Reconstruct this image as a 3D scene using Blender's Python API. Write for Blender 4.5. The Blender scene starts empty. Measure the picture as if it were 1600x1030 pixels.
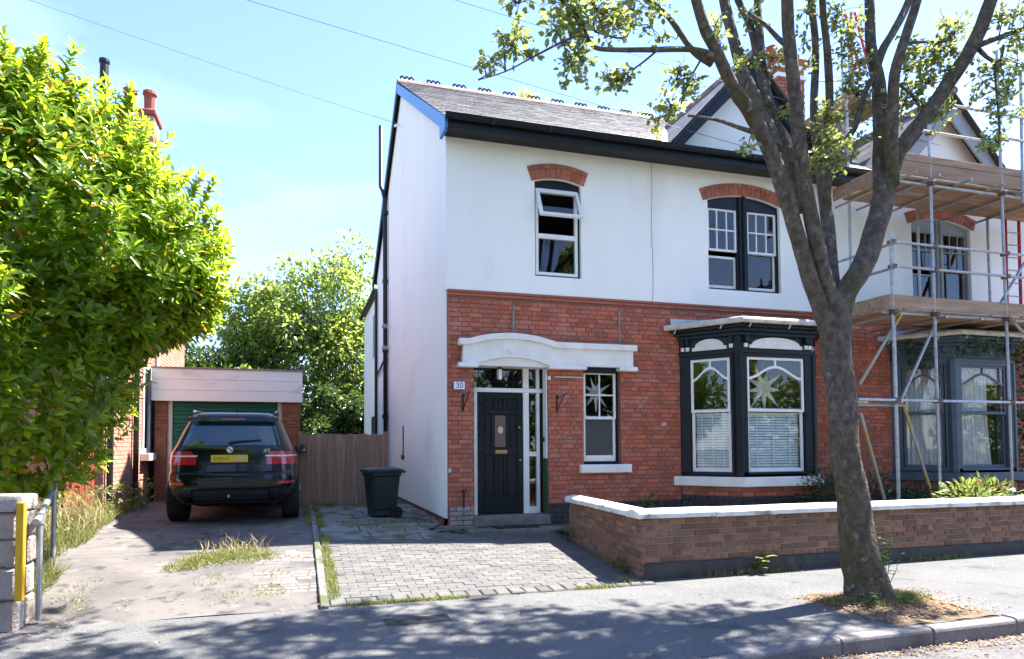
import bpy, bmesh, math, random
import numpy as np
from mathutils import Vector, Matrix
random.seed(7)
NP = np.random.default_rng(11)
SC = bpy.context.scene
COL = SC.collection
PI = math.pi

# ---------------------------------------------------------------- camera
CAM_POS = Vector((-2.279, -10.153, 1.129))
YAW, PITCH, ROLL, FPX, PU, PV = math.radians(16.199), math.radians(2.204), math.radians(-0.297), 1034.0, 763.76, 659.86
F_ = Vector((math.sin(YAW) * math.cos(PITCH), math.cos(YAW) * math.cos(PITCH), math.sin(PITCH)))
R0 = Vector((math.cos(YAW), -math.sin(YAW), 0))
U0 = R0.cross(F_)
R_ = R0 * math.cos(ROLL) + U0 * math.sin(ROLL)
U_ = -R0 * math.sin(ROLL) + U0 * math.cos(ROLL)
cam_d = bpy.data.cameras.new('camera')
cam = bpy.data.objects.new('camera', cam_d)
COL.objects.link(cam)
cam.matrix_world = Matrix(((R_.x, U_.x, -F_.x, CAM_POS.x), (R_.y, U_.y, -F_.y, CAM_POS.y), (R_.z, U_.z, -F_.z, CAM_POS.z), (0, 0, 0, 1)))
cam_d.sensor_width = 36.0
cam_d.lens = FPX / 1600 * 36
cam_d.shift_x = (800 - PU) / 1600
cam_d.shift_y = (PV - 515) / 1600
cam_d.clip_start = 0.05
cam_d.clip_end = 2000
SC.camera = cam

# ---------------------------------------------------------------- light
SUN_TO = Vector((0.61, 0.118, 1.0)).normalized()
ELEV = math.asin(SUN_TO.z)
world = bpy.data.worlds.new('World')
SC.world = world
world.use_nodes = True
wn, wl = world.node_tree.nodes, world.node_tree.links
wn.clear()
w_out = wn.new('ShaderNodeOutputWorld')
w_bg = wn.new('ShaderNodeBackground')
sky = wn.new('ShaderNodeTexSky')
sky.sky_type = 'NISHITA'
sky.sun_disc = False
sky.sun_elevation = ELEV
sky.sun_rotation = math.atan2(SUN_TO.x, SUN_TO.y)
sky.altitude = 50
sky.air_density = 1.0
sky.dust_density = 0.2
sky.ozone_density = 1.2
w_bg.inputs['Strength'].default_value = 0.088
# thin high cloud, the same all over the sky
tc = wn.new('ShaderNodeTexCoord')
mp = wn.new('ShaderNodeMapping'); mp.inputs['Scale'].default_value = (1.0, 1.0, 3.2); mp.inputs['Location'].default_value = (0.35, 0.1, 0.0)
nz = wn.new('ShaderNodeTexNoise'); nz.inputs['Scale'].default_value = 1.9; nz.inputs['Detail'].default_value = 7; nz.inputs['Roughness'].default_value = 0.55
cr = wn.new('ShaderNodeValToRGB')
cr.color_ramp.elements[0].position = 0.54; cr.color_ramp.elements[0].color = (0, 0, 0, 1)
cr.color_ramp.elements[1].position = 0.78; cr.color_ramp.elements[1].color = (0.4, 0.4, 0.4, 1)
mx = wn.new('ShaderNodeMixRGB'); mx.inputs['Color2'].default_value = (3.0, 3.7, 4.6, 1)
wl.new(tc.outputs['Generated'], mp.inputs['Vector']); wl.new(mp.outputs['Vector'], nz.inputs['Vector'])
wl.new(nz.outputs['Fac'], cr.inputs['Fac']); wl.new(cr.outputs['Color'], mx.inputs['Fac'])
tint = wn.new('ShaderNodeMixRGB'); tint.blend_type = 'MULTIPLY'; tint.inputs['Fac'].default_value = 1; tint.inputs['Color2'].default_value = (0.73, 0.755, 0.95, 1)
wl.new(sky.outputs['Color'], tint.inputs['Color1']); wl.new(tint.outputs['Color'], mx.inputs['Color1']); wl.new(mx.outputs['Color'], w_bg.inputs['Color'])
wl.new(w_bg.outputs['Background'], w_out.inputs['Surface'])
sun_d = bpy.data.lights.new('sun', 'SUN')
sun_d.energy = 3.7
sun_d.angle = math.radians(0.53)
sun_d.color = (1.0, 0.95, 0.86)
sun = bpy.data.objects.new('sun', sun_d)
COL.objects.link(sun)
sun.rotation_euler = (-SUN_TO).to_track_quat('-Z', 'Y').to_euler()
SC.view_settings.view_transform = 'Standard'
SC.view_settings.look = 'None'
SC.view_settings.exposure = 2.62
SC.view_settings.gamma = 1.0
SC.cycles.max_bounces = 8
SC.cycles.transparent_max_bounces = 12
SC.cycles.caustics_reflective = False
SC.cycles.caustics_refractive = False

# ---------------------------------------------------------------- materials
def pmat(name, col, rough=0.8, col2=None, mix=(0.35, 0.65), scale=6.0, detail=4, bump=0.0, bscale=60.0, rnd=0.0, rcol=None, spec=0.3,
         metal=0.0, hue=0.0, stain=None, stain_pos=(0.55, 0.75), stain_scale=1.2, stretch=(1, 1, 1), coat=0.0, bdist=0.01, stain2=None, stain2_pos=(0.58, 0.7), stain2_scale=9):
    m = bpy.data.materials.new(name)
    m.use_nodes = True
    N, L = m.node_tree.nodes, m.node_tree.links
    b = N['Principled BSDF']
    geo = N.new('ShaderNodeNewGeometry')
    mpn = N.new('ShaderNodeMapping'); mpn.inputs['Scale'].default_value = stretch
    L.new(geo.outputs['Position'], mpn.inputs['Vector'])
    out = None
    rgb = N.new('ShaderNodeRGB'); rgb.outputs[0].default_value = (*col, 1)
    out = rgb.outputs[0]
    def noise(sc, det=detail):
        n = N.new('ShaderNodeTexNoise'); n.inputs['Scale'].default_value = sc; n.inputs['Detail'].default_value = det
        L.new(mpn.outputs['Vector'], n.inputs['Vector']); return n
    def ramp(src, a, bb):
        r = N.new('ShaderNodeMapRange'); r.inputs['From Min'].default_value = a; r.inputs['From Max'].default_value = bb
        L.new(src, r.inputs['Value']); return r.outputs['Result']
    if rnd or rcol:
        oi = N.new('ShaderNodeObjectInfo')
        ad = N.new('ShaderNodeMath'); ad.operation = 'ADD'
        L.new(oi.outputs['Random'], ad.inputs[0]); L.new(geo.outputs['Random Per Island'], ad.inputs[1])
        fr = N.new('ShaderNodeMath'); fr.operation = 'FRACT'; L.new(ad.outputs[0], fr.inputs[0])
        if rcol:
            cr2 = N.new('ShaderNodeValToRGB'); cr2.color_ramp.interpolation = 'LINEAR'
            els = cr2.color_ramp.elements
            for i, c in enumerate(rcol):
                pos = i / max(1, len(rcol) - 1)
                e = els[i] if i < 2 and False else (els[0] if i == 0 else (els[1] if i == len(rcol) - 1 else els.new(pos)))
                e.position = pos; e.color = (*c, 1)
            L.new(fr.outputs[0], cr2.inputs['Fac']); out = cr2.outputs['Color']
        if rnd:
            h = N.new('ShaderNodeHueSaturation')
            mr = N.new('ShaderNodeMapRange'); mr.inputs['To Min'].default_value = 1 - rnd; mr.inputs['To Max'].default_value = 1 + rnd
            m2 = N.new('ShaderNodeMath'); m2.operation = 'MULTIPLY'; m2.inputs[1].default_value = 7.31
            f2 = N.new('ShaderNodeMath'); f2.operation = 'FRACT'
            L.new(fr.outputs[0], m2.inputs[0]); L.new(m2.outputs[0], f2.inputs[0])
            L.new(f2.outputs[0], mr.inputs['Value']); L.new(mr.outputs['Result'], h.inputs['Value']); L.new(out, h.inputs['Color']); out = h.outputs['Color']
    if col2:
        mxn = N.new('ShaderNodeMixRGB'); mxn.inputs['Color2'].default_value = (*col2, 1)
        L.new(ramp(noise(scale).outputs['Fac'], *mix), mxn.inputs['Fac']); L.new(out, mxn.inputs['Color1']); out = mxn.outputs['Color']
    if stain:
        mxn = N.new('ShaderNodeMixRGB'); mxn.inputs['Color2'].default_value = (*stain, 1)
        L.new(ramp(noise(stain_scale, 8).outputs['Fac'], *stain_pos), mxn.inputs['Fac']); L.new(out, mxn.inputs['Color1']); out = mxn.outputs['Color']
    if stain2:
        mxn = N.new('ShaderNodeMixRGB'); mxn.inputs['Color2'].default_value = (*stain2, 1)
        L.new(ramp(noise(stain2_scale, 9).outputs['Fac'], *stain2_pos), mxn.inputs['Fac']); L.new(out, mxn.inputs['Color1']); out = mxn.outputs['Color']
    L.new(out, b.inputs['Base Color'])
    b.inputs['Roughness'].default_value = rough
    b.inputs['Specular IOR Level'].default_value = spec
    b.inputs['Metallic'].default_value = metal
    if coat:
        b.inputs['Coat Weight'].default_value = coat; b.inputs['Coat Roughness'].default_value = 0.04
    if bump:
        bn = N.new('ShaderNodeBump'); bn.inputs['Strength'].default_value = bump; bn.inputs['Distance'].default_value = bdist
        L.new(noise(bscale, 5).outputs['Fac'], bn.inputs['Height']); L.new(bn.outputs['Normal'], b.inputs['Normal'])
    return m

def leafmat(name, top, trans, tw=0.45, rough=0.35, var=0.25, spec=0.5, tint=None):
    m = bpy.data.materials.new(name); m.use_nodes = True
    N, L = m.node_tree.nodes, m.node_tree.links
    b = N['Principled BSDF']; o = N['Material Output']
    geo = N.new('ShaderNodeNewGeometry'); oi = N.new('ShaderNodeObjectInfo')
    ad = N.new('ShaderNodeMath'); ad.operation = 'ADD'; L.new(oi.outputs['Random'], ad.inputs[0]); L.new(geo.outputs['Random Per Island'], ad.inputs[1])
    fr = N.new('ShaderNodeMath'); fr.operation = 'FRACT'; L.new(ad.outputs[0], fr.inputs[0])
    mr = N.new('ShaderNodeMapRange'); mr.inputs['To Min'].default_value = 1 - var; mr.inputs['To Max'].default_value = 1 + var; L.new(fr.outputs[0], mr.inputs['Value'])
    def shade(c):
        h = N.new('ShaderNodeHueSaturation'); h.inputs['Color'].default_value = (*c, 1); L.new(mr.outputs['Result'], h.inputs['Value']); s = h.outputs['Color']
        if tint:
            mxn = N.new('ShaderNodeMixRGB'); mxn.inputs['Color2'].default_value = (*tint, 1)
            g = N.new('ShaderNodeMath'); g.operation = 'GREATER_THAN'; g.inputs[1].default_value = 0.955
            L.new(fr.outputs[0], g.inputs[0]); L.new(g.outputs[0], mxn.inputs['Fac']); L.new(s, mxn.inputs['Color1']); s = mxn.outputs['Color']
        return s
    L.new(shade(top), b.inputs['Base Color']); b.inputs['Roughness'].default_value = rough; b.inputs['Specular IOR Level'].default_value = spec
    t = N.new('ShaderNodeBsdfTranslucent'); L.new(shade(trans), t.inputs['Color'])
    mxs = N.new('ShaderNodeMixShader'); mxs.inputs['Fac'].default_value = tw
    L.new(b.outputs['BSDF'], mxs.inputs[1]); L.new(t.outputs['BSDF'], mxs.inputs[2]); L.new(mxs.outputs['Shader'], o.inputs['Surface'])
    return m

def glassmat(name, tint=(0.85, 0.9, 0.9), boost=1.6, rough=0.0):
    m = bpy.data.materials.new(name); m.use_nodes = True
    N, L = m.node_tree.nodes, m.node_tree.links
    N.remove(N['Principled BSDF']); o = N['Material Output']
    tr = N.new('ShaderNodeBsdfTransparent'); tr.inputs['Color'].default_value = (*tint, 1)
    gl = N.new('ShaderNodeBsdfGlossy'); gl.inputs['Roughness'].default_value = rough; gl.inputs['Color'].default_value = (0.95, 0.97, 1, 1)
    fz = N.new('ShaderNodeLayerWeight')
    pw = N.new('ShaderNodeMath'); pw.operation = 'POWER'; pw.inputs[1].default_value = 5.0; L.new(fz.outputs['Facing'], pw.inputs[0])
    mu = N.new('ShaderNodeMath'); mu.operation = 'MULTIPLY_ADD'; mu.inputs[1].default_value = 0.9; mu.inputs[2].default_value = 0.045 * boost; mu.use_clamp = True
    geo = N.new('ShaderNodeNewGeometry')
    nz = N.new('ShaderNodeTexNoise'); nz.inputs['Scale'].default_value = 2.2; L.new(geo.outputs['Position'], nz.inputs['Vector'])
    bn = N.new('ShaderNodeBump'); bn.inputs['Strength'].default_value = 0.05; bn.inputs['Distance'].default_value = 0.02
    L.new(nz.outputs['Fac'], bn.inputs['Height']); L.new(bn.outputs['Normal'], gl.inputs['Normal'])
    mxs = N.new('ShaderNodeMixShader')
    L.new(pw.outputs[0], mu.inputs[0]); L.new(mu.outputs[0], mxs.inputs['Fac']); L.new(tr.outputs[0], mxs.inputs[1]); L.new(gl.outputs[0], mxs.inputs[2]); L.new(mxs.outputs[0], o.inputs['Surface'])
    return m

M = {}
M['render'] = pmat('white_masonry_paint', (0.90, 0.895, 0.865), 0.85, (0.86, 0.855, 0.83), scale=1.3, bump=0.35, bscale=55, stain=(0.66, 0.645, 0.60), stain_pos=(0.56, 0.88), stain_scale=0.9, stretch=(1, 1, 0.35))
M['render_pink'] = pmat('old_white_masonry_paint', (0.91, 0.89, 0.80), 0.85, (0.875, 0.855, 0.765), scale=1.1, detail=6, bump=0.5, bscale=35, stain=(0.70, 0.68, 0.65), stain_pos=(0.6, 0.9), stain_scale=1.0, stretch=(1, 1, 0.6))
M['white'] = pmat('white_gloss_paint', (0.82, 0.82, 0.81), 0.4, (0.76, 0.76, 0.74), scale=9, bump=0.05, bscale=120)
M['stone_white'] = pmat('white_painted_stone', (0.82, 0.81, 0.79), 0.7, (0.72, 0.71, 0.68), scale=5, bump=0.2, bscale=70, stain=(0.5, 0.48, 0.42), stain_pos=(0.64, 0.82), stain_scale=2.5)
M['coping'] = pmat('white_painted_coping', (0.80, 0.79, 0.77), 0.75, (0.62, 0.60, 0.57), scale=7, bump=0.3, bscale=60, stain=(0.22, 0.20, 0.155), stain_pos=(0.54, 0.70), stain_scale=5)
RED = [(0.45, 0.12, 0.064), (0.52, 0.145, 0.074), (0.34, 0.09, 0.064), (0.55, 0.185, 0.095), (0.42, 0.11, 0.064), (0.27, 0.09, 0.076), (0.47, 0.13, 0.07), (0.38, 0.145, 0.105)]
M['brick'] = pmat('red_facing_brick', RED[0], 0.85, rcol=RED, rnd=0.24, col2=(0.27, 0.10, 0.08), mix=(0.52, 0.75), scale=2.2, bump=0.6, bscale=70, stain=(0.44, 0.25, 0.20), stain_pos=(0.58, 0.82), stain_scale=2.8, stain2=(0.19, 0.075, 0.06), stain2_pos=(0.60, 0.72), stain2_scale=12)
M['mortar'] = pmat('lime_mortar', (0.25, 0.12, 0.09), 0.95, (0.19, 0.09, 0.07), scale=20, bump=0.6, bscale=160)
BRN = [(0.24, 0.118, 0.07), (0.32, 0.15, 0.085), (0.17, 0.09, 0.062), (0.36, 0.19, 0.10), (0.29, 0.11, 0.06), (0.12, 0.08, 0.065), (0.37, 0.22, 0.10), (0.22, 0.12, 0.078)]
M['wallbrick'] = pmat('weathered_brown_brick', BRN[0], 0.9, rcol=BRN, rnd=0.35, col2=(0.11, 0.09, 0.075), mix=(0.5, 0.75), scale=14, bump=0.7, bscale=80, stain=(0.30, 0.26, 0.22), stain_pos=(0.63, 0.8), stain_scale=6)
M['wallmortar'] = pmat('pale_wall_mortar', (0.38, 0.32, 0.275), 0.95, (0.26, 0.22, 0.185), scale=9, bump=0.6, bscale=150)
M['bluebrick'] = pmat('blue_engineering_brick', (0.025, 0.03, 0.038), 0.5, (0.045, 0.045, 0.05), scale=10, rnd=0.3, bump=0.3, bscale=90)
M['plinth'] = pmat('dark_painted_plinth', (0.035, 0.037, 0.042), 0.75, (0.06, 0.058, 0.056), scale=6, bump=0.5, bscale=50, stain=(0.12, 0.11, 0.1), stain_pos=(0.6, 0.8), stain_scale=4)
M['black'] = pmat('black_gloss_paint', (0.007, 0.011, 0.016), 0.4, (0.012, 0.016, 0.021), scale=6, bump=0.05, bscale=90, spec=0.22)
M['blackmatt'] = pmat('black_plastic', (0.014, 0.016, 0.02), 0.5, (0.022, 0.024, 0.028), scale=8, spec=0.3)
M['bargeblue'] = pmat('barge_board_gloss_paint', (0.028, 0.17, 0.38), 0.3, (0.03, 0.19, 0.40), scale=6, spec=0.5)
M['slate'] = pmat('roof_slate', (0.10, 0.096, 0.098), 0.6, rcol=[(0.065, 0.062, 0.066), (0.115, 0.108, 0.106), (0.15, 0.14, 0.135), (0.08, 0.077, 0.08), (0.11, 0.10, 0.10)], rnd=0.2, col2=(0.25, 0.24, 0.225), mix=(0.5, 0.74), scale=2.0, bump=0.4, bscale=40, spec=0.4, stretch=(0.5, 2.5, 2.5))
M['slateback'] = pmat('roof_underlay', (0.05, 0.045, 0.047), 0.9)
M['ridge'] = pmat('ridge_tile_clay', (0.36, 0.24, 0.21), 0.85, (0.22, 0.14, 0.12), scale=8, bump=0.4, bscale=60, stain=(0.30, 0.28, 0.24), stain_scale=5)
M['crest'] = pmat('dark_crest_clay', (0.03, 0.028, 0.035), 0.7)
M['lead'] = pmat('lead_sheet', (0.33, 0.34, 0.36), 0.5, (0.45, 0.46, 0.47), scale=6, bump=0.3, bscale=14, metal=0.2)
M['leadnew'] = pmat('new_lead_flashing', (0.62, 0.63, 0.65), 0.6, (0.5, 0.5, 0.53), scale=6, bump=0.3, bscale=14)
M['gutterw'] = pmat('weathered_white_gutter', (0.62, 0.60, 0.56), 0.5, (0.45, 0.43, 0.39), scale=6, stain=(0.25, 0.23, 0.2), stain_scale=5, stain_pos=(0.6, 0.8))
M['cream'] = pmat('cream_paint', (0.62, 0.57, 0.47), 0.5, (0.55, 0.5, 0.41), scale=7)
M['green'] = pmat('green_door_paint', (0.012, 0.13, 0.09), 0.5, (0.012, 0.10, 0.075), scale=4)
M['greenpaint'] = pmat('mossy_green_paint', (0.02, 0.10, 0.03), 0.7, (0.03, 0.06, 0.03), scale=9)
M['brass'] = pmat('aged_brass', (0.42, 0.30, 0.15), 0.35, (0.3, 0.2, 0.1), scale=20, metal=0.9)
M['steel'] = pmat('galvanised_steel', (0.42, 0.44, 0.46), 0.45, (0.30, 0.31, 0.33), scale=14, metal=0.6, rnd=0.12, stain=(0.26, 0.2, 0.14), stain_pos=(0.66, 0.8), stain_scale=5)
M['steelyellow'] = pmat('yellow_marked_scaffold_tube', (0.40, 0.30, 0.09), 0.55, (0.33, 0.32, 0.30), mix=(0.40, 0.52), scale=2.4, metal=0.2)
M['rust'] = pmat('rusty_coupler', (0.13, 0.075, 0.05), 0.7, (0.2, 0.13, 0.09), scale=20, metal=0.3)
M['board'] = pmat('scaffold_board_timber', (0.36, 0.24, 0.155), 0.85, (0.27, 0.17, 0.11), scale=5, rnd=0.18, bump=0.3, bscale=30, stretch=(0.3, 3, 3), stain=(0.40, 0.33, 0.28), stain_scale=3, stain_pos=(0.55, 0.75))
M['fence'] = pmat('weathered_fence_timber', (0.37, 0.235, 0.165), 0.9, (0.25, 0.16, 0.115), scale=5, rnd=0.16, bump=0.4, bscale=30, stretch=(5, 5, 0.4))
M['redwood'] = pmat('red_stained_timber', (0.30, 0.05, 0.035), 0.7, (0.2, 0.04, 0.03), scale=7, rnd=0.15, stretch=(4, 4, 0.5))
M['tarmac'] = pmat('worn_pavement_tarmac', (0.152, 0.152, 0.155), 0.9, (0.118, 0.12, 0.124), scale=1.6, detail=9, bump=1.0, bscale=110, bdist=0.015, stain=(0.20, 0.193, 0.182), stain_pos=(0.52, 0.72), stain_scale=38, stain2=(0.085, 0.085, 0.087), stain2_pos=(0.60, 0.72), stain2_scale=3.3)
M['road'] = pmat('worn_road_tarmac', (0.125, 0.117, 0.118), 0.9, (0.09, 0.085, 0.087), scale=3, detail=8, bump=1.0, bscale=90, stain=(0.19, 0.178, 0.17), stain_pos=(0.5, 0.72), stain_scale=40)
M['drive'] = pmat('patched_old_tarmac_drive', (0.16, 0.145, 0.138), 0.92, (0.095, 0.09, 0.09), mix=(0.42, 0.62), scale=1.3, detail=9, bump=0.8, bscale=150, bdist=0.012, stain=(0.235, 0.21, 0.195), stain_pos=(0.54, 0.74), stain_scale=2.6, stain2=(0.065, 0.062, 0.063), stain2_pos=(0.58, 0.68), stain2_scale=5)
M['oldsett'] = pmat('pale_old_sett', (0.195, 0.173, 0.162), 0.85, (0.15, 0.135, 0.128), scale=9, rnd=0.12, bump=0.5, bscale=70)
M['sett'] = pmat('grey_block_paver', (0.20, 0.195, 0.19), 0.85, rcol=[(0.108, 0.107, 0.106), (0.125, 0.122, 0.118), (0.097, 0.098, 0.102), (0.138, 0.132, 0.124)], rnd=0.12, col2=(0.085, 0.085, 0.088), mix=(0.5, 0.75), scale=3, bump=0.6, bscale=110)
M['grit'] = pmat('joint_sand', (0.12, 0.112, 0.10), 0.95, (0.085, 0.09, 0.06), scale=8, bump=0.6, bscale=120)
M['concrete'] = pmat('mossy_concrete', (0.23, 0.225, 0.21), 0.9, (0.16, 0.155, 0.145), scale=4, bump=0.6, bscale=60, stain=(0.085, 0.095, 0.045), stain_pos=(0.5, 0.62), stain_scale=3.2)
M['stonestep'] = pmat('worn_stone_step', (0.21, 0.19, 0.165), 0.85, (0.14, 0.13, 0.11), scale=8, bump=0.5, bscale=50, stain=(0.08, 0.09, 0.05), stain_scale=6, stain_pos=(0.6, 0.75))
M['kerb'] = pmat('granite_kerb', (0.21, 0.195, 0.195), 0.8, (0.15, 0.14, 0.145), scale=60, bump=0.6, bscale=90, rnd=0.1, stain=(0.11, 0.10, 0.095), stain_pos=(0.58, 0.75), stain_scale=3)
M['soil'] = pmat('dry_soil', (0.12, 0.085, 0.055), 0.95, (0.17, 0.12, 0.075), scale=12, bump=1.0, bscale=60)
M['earth'] = pmat('rough_ground', (0.10, 0.10, 0.06), 0.95, (0.06, 0.08, 0.03), scale=1.5, bump=0.8, bscale=25)
M['bark'] = pmat('grey_brown_bark', (0.16, 0.13, 0.10), 0.9, (0.075, 0.06, 0.046), mix=(0.36, 0.64), scale=17, detail=12, bump=1.0, bscale=34, bdist=0.05, stain2=(0.20, 0.185, 0.155), stain2_pos=(0.60, 0.68), stain2_scale=15, stain=(0.075, 0.072, 0.02), stain_pos=(0.53, 0.70), stain_scale=1.7, stretch=(1, 1, 0.75))
M['bark2'] = pmat('brown_twig_bark', (0.09, 0.065, 0.045), 0.9, (0.06, 0.045, 0.035), scale=12, bump=0.6, bscale=40)
M['tree_leaf'] = leafmat('broad_tree_leaf', (0.16, 0.19, 0.075), (0.46, 0.52, 0.13), 0.45, 0.45, 0.3)
M['laurel_leaf'] = leafmat('glossy_laurel_leaf', (0.115, 0.205, 0.02), (0.47, 0.63, 0.03), 0.5, 0.25, 0.35, 0.6, tint=(0.42, 0.26, 0.02))
M['far_leaf'] = leafmat('cherry_tree_leaf', (0.12, 0.185, 0.04), (0.46, 0.56, 0.10), 0.5, 0.4, 0.35)
M['shade_leaf'] = leafmat('dark_shrub_leaf', (0.04, 0.075, 0.025), (0.12, 0.2, 0.03), 0.3, 0.35, 0.35)
M['ivy_leaf'] = leafmat('dark_creeper_leaf', (0.035, 0.065, 0.022), (0.10, 0.16, 0.03), 0.3, 0.4, 0.4)
M['weed_leaf'] = leafmat('pale_weed_leaf', (0.15, 0.19, 0.05), (0.32, 0.40, 0.08), 0.35, 0.5, 0.35)
M['grass'] = leafmat('dry_grass_blade', (0.19, 0.21, 0.06), (0.35, 0.38, 0.10), 0.35, 0.6, 0.4, tint=(0.42, 0.34, 0.18))
M['straw'] = leafmat('straw_grass_head', (0.40, 0.33, 0.18), (0.4, 0.33, 0.16), 0.3, 0.7, 0.3)
M['litter'] = leafmat('brown_fallen_leaf', (0.34, 0.20, 0.11), (0.36, 0.2, 0.09), 0.2, 0.7, 0.55, tint=(0.42, 0.36, 0.16))
M['flower'] = leafmat('faded_pink_flower', (0.55, 0.30, 0.26), (0.5, 0.25, 0.2), 0.3, 0.6, 0.3)
M['glass'] = glassmat('window_glass', (0.92, 0.95, 0.95), 0.7)
M['glass_dark'] = glassmat('leaded_fanlight_glass', (0.6, 0.6, 0.57), 1.2)
M['obscure'] = pmat('obscured_glass', (0.035, 0.038, 0.042), 0.3, (0.05, 0.054, 0.06), scale=4, spec=0.5, bump=0.15, bscale=160)
M['doorglass'] = pmat('bronze_tinted_door_glass', (0.15, 0.105, 0.085), 0.3, (0.10, 0.075, 0.065), scale=25, spec=0.5, bump=0.2, bscale=120)
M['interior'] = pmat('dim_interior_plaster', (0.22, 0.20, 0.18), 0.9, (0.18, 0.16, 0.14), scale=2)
M['blind'] = pmat('white_blind_slat', (0.86, 0.87, 0.88), 0.5, (0.73, 0.74, 0.75), scale=8)
M['paper'] = leafmat('white_star_paper', (0.82, 0.80, 0.74), (0.8, 0.78, 0.7), 0.25, 0.8, 0.05)
M['curtain'] = leafmat('white_net_curtain', (0.80, 0.80, 0.82), (0.8, 0.8, 0.82), 0.3, 0.9, 0.03)
M['lace'] = pmat('red_patterned_pelmet', (0.40, 0.16, 0.14), 0.8, (0.6, 0.45, 0.42), mix=(0.45, 0.55), scale=28)
M['slateblue'] = pmat('blue_grey_window_paint', (0.075, 0.105, 0.14), 0.5, (0.06, 0.085, 0.115), scale=5)
M['greypaint'] = pmat('grey_window_paint', (0.30, 0.32, 0.33), 0.5, (0.25, 0.27, 0.28), scale=5)
M['plaque'] = pmat('white_enamel', (0.82, 0.83, 0.85), 0.3)
M['enamelblue'] = pmat('blue_enamel', (0.03, 0.10, 0.30), 0.3)
M['iron'] = pmat('black_wrought_iron', (0.018, 0.014, 0.013), 0.6, (0.04, 0.025, 0.02), scale=30)
M['zinc'] = pmat('weathered_zinc_strip', (0.20, 0.20, 0.21), 0.6, (0.28, 0.27, 0.27), scale=9, metal=0.3)
M['carpaint'] = pmat('black_car_paint', (0.004, 0.005, 0.006), 0.15, (0.006, 0.007, 0.009), scale=3, spec=0.3, coat=0.3)
M['carglass'] = pmat('sky_blue_car_glass', (0.008, 0.03, 0.05), 0.03, (0.010, 0.036, 0.06), scale=2, spec=0.7, coat=0.5)  # dark glass, its blue base painting in the reflected sky
M['tailred'] = pmat('red_lamp_lens', (0.48, 0.012, 0.018), 0.12, (0.40, 0.01, 0.015), scale=30, spec=0.6, coat=0.6)
M['tailclear'] = pmat('clear_lamp_strip', (0.75, 0.70, 0.70), 0.2, (0.65, 0.6, 0.6), scale=30, spec=0.6)
M['platey'] = pmat('yellow_number_plate', (0.72, 0.52, 0.02), 0.45, (0.62, 0.45, 0.03), scale=30)
M['platesmudge'] = pmat('smudged_plate_print', (0.34, 0.25, 0.03), 0.5, (0.55, 0.42, 0.06), mix=(0.4, 0.6), scale=45)
M['plategrey'] = pmat('greyed_plate_print', (0.42, 0.40, 0.33), 0.5, (0.62, 0.5, 0.2), mix=(0.4, 0.6), scale=45)
M['chrome'] = pmat('chrome', (0.65, 0.66, 0.68), 0.12, (0.55, 0.56, 0.58), scale=8, metal=1.0)
M['rubber'] = pmat('tyre_rubber', (0.013, 0.013, 0.014), 0.85, (0.022, 0.021, 0.02), scale=18, bump=0.4, bscale=80)
M['alloy'] = pmat('alloy_wheel', (0.30, 0.31, 0.33), 0.3, (0.2, 0.2, 0.21), scale=9, metal=0.8)
M['badgeblue'] = pmat('badge_blue', (0.03, 0.13, 0.38), 0.3)
M['binplastic'] = pmat('dark_green_bin_plastic', (0.008, 0.018, 0.022), 0.45, (0.014, 0.028, 0.032), scale=5, bump=0.1, bscale=200, spec=0.35)
M['fasciapanel'] = pmat('white_fascia_board', (0.89, 0.89, 0.83), 0.55, (0.85, 0.85, 0.79), scale=3, stain=(0.5, 0.47, 0.44), stain_pos=(0.65, 0.8), stain_scale=2, stretch=(0.4, 1, 1))
M['garagebrick'] = pmat('brown_orange_garage_brick', (0.27, 0.11, 0.055), 0.9, rcol=[(0.27, 0.11, 0.055), (0.31, 0.125, 0.06), (0.24, 0.10, 0.06)], rnd=0.15, bump=0.5, bscale=90)
M['nbbrick'] = pmat('pale_red_side_brick', (0.46, 0.22, 0.16), 0.9, rcol=[(0.48, 0.22, 0.16), (0.43, 0.19, 0.14), (0.52, 0.27, 0.20)], rnd=0.12, bump=0.5, bscale=90, col2=(0.46, 0.30, 0.25), mix=(0.55, 0.75), scale=3)
M['palemortar'] = pmat('pale_mortar', (0.55, 0.46, 0.41), 0.95, (0.46, 0.39, 0.34), scale=14)
M['stone'] = pmat('grey_sandstone_block', (0.33, 0.31, 0.285), 0.9, rcol=[(0.34, 0.31, 0.29), (0.29, 0.27, 0.25), (0.39, 0.355, 0.32), (0.31, 0.215, 0.17)], rnd=0.12, col2=(0.20, 0.185, 0.17), mix=(0.5, 0.75), scale=7, bump=0.9, bscale=35, bdist=0.02)
M['yellow'] = pmat('yellow_painted_timber', (0.62, 0.36, 0.015), 0.55, (0.5, 0.28, 0.015), scale=12, stretch=(3, 3, 0.6))
M['redplastic'] = pmat('red_fibreglass', (0.50, 0.03, 0.03), 0.4, (0.42, 0.025, 0.025), scale=6)
M['orange'] = pmat('orange_timber', (0.45, 0.2, 0.06), 0.6, (0.38, 0.16, 0.05), scale=6)
M['pot'] = pmat('red_chimney_pot', (0.33, 0.09, 0.055), 0.8, (0.25, 0.075, 0.05), scale=9)
M['cover'] = pmat('cast_iron_cover', (0.022, 0.025, 0.028), 0.6, (0.04, 0.042, 0.045), scale=40, bump=0.6, bscale=60, metal=0.2)
M['wire'] = pmat('overhead_cable', (0.16, 0.18, 0.21), 0.7)
M['deadwood'] = pmat('grey_dead_wood', (0.20, 0.16, 0.125), 0.9, (0.12, 0.1, 0.08), scale=12, bump=0.5, bscale=40, rnd=0.2)

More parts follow.
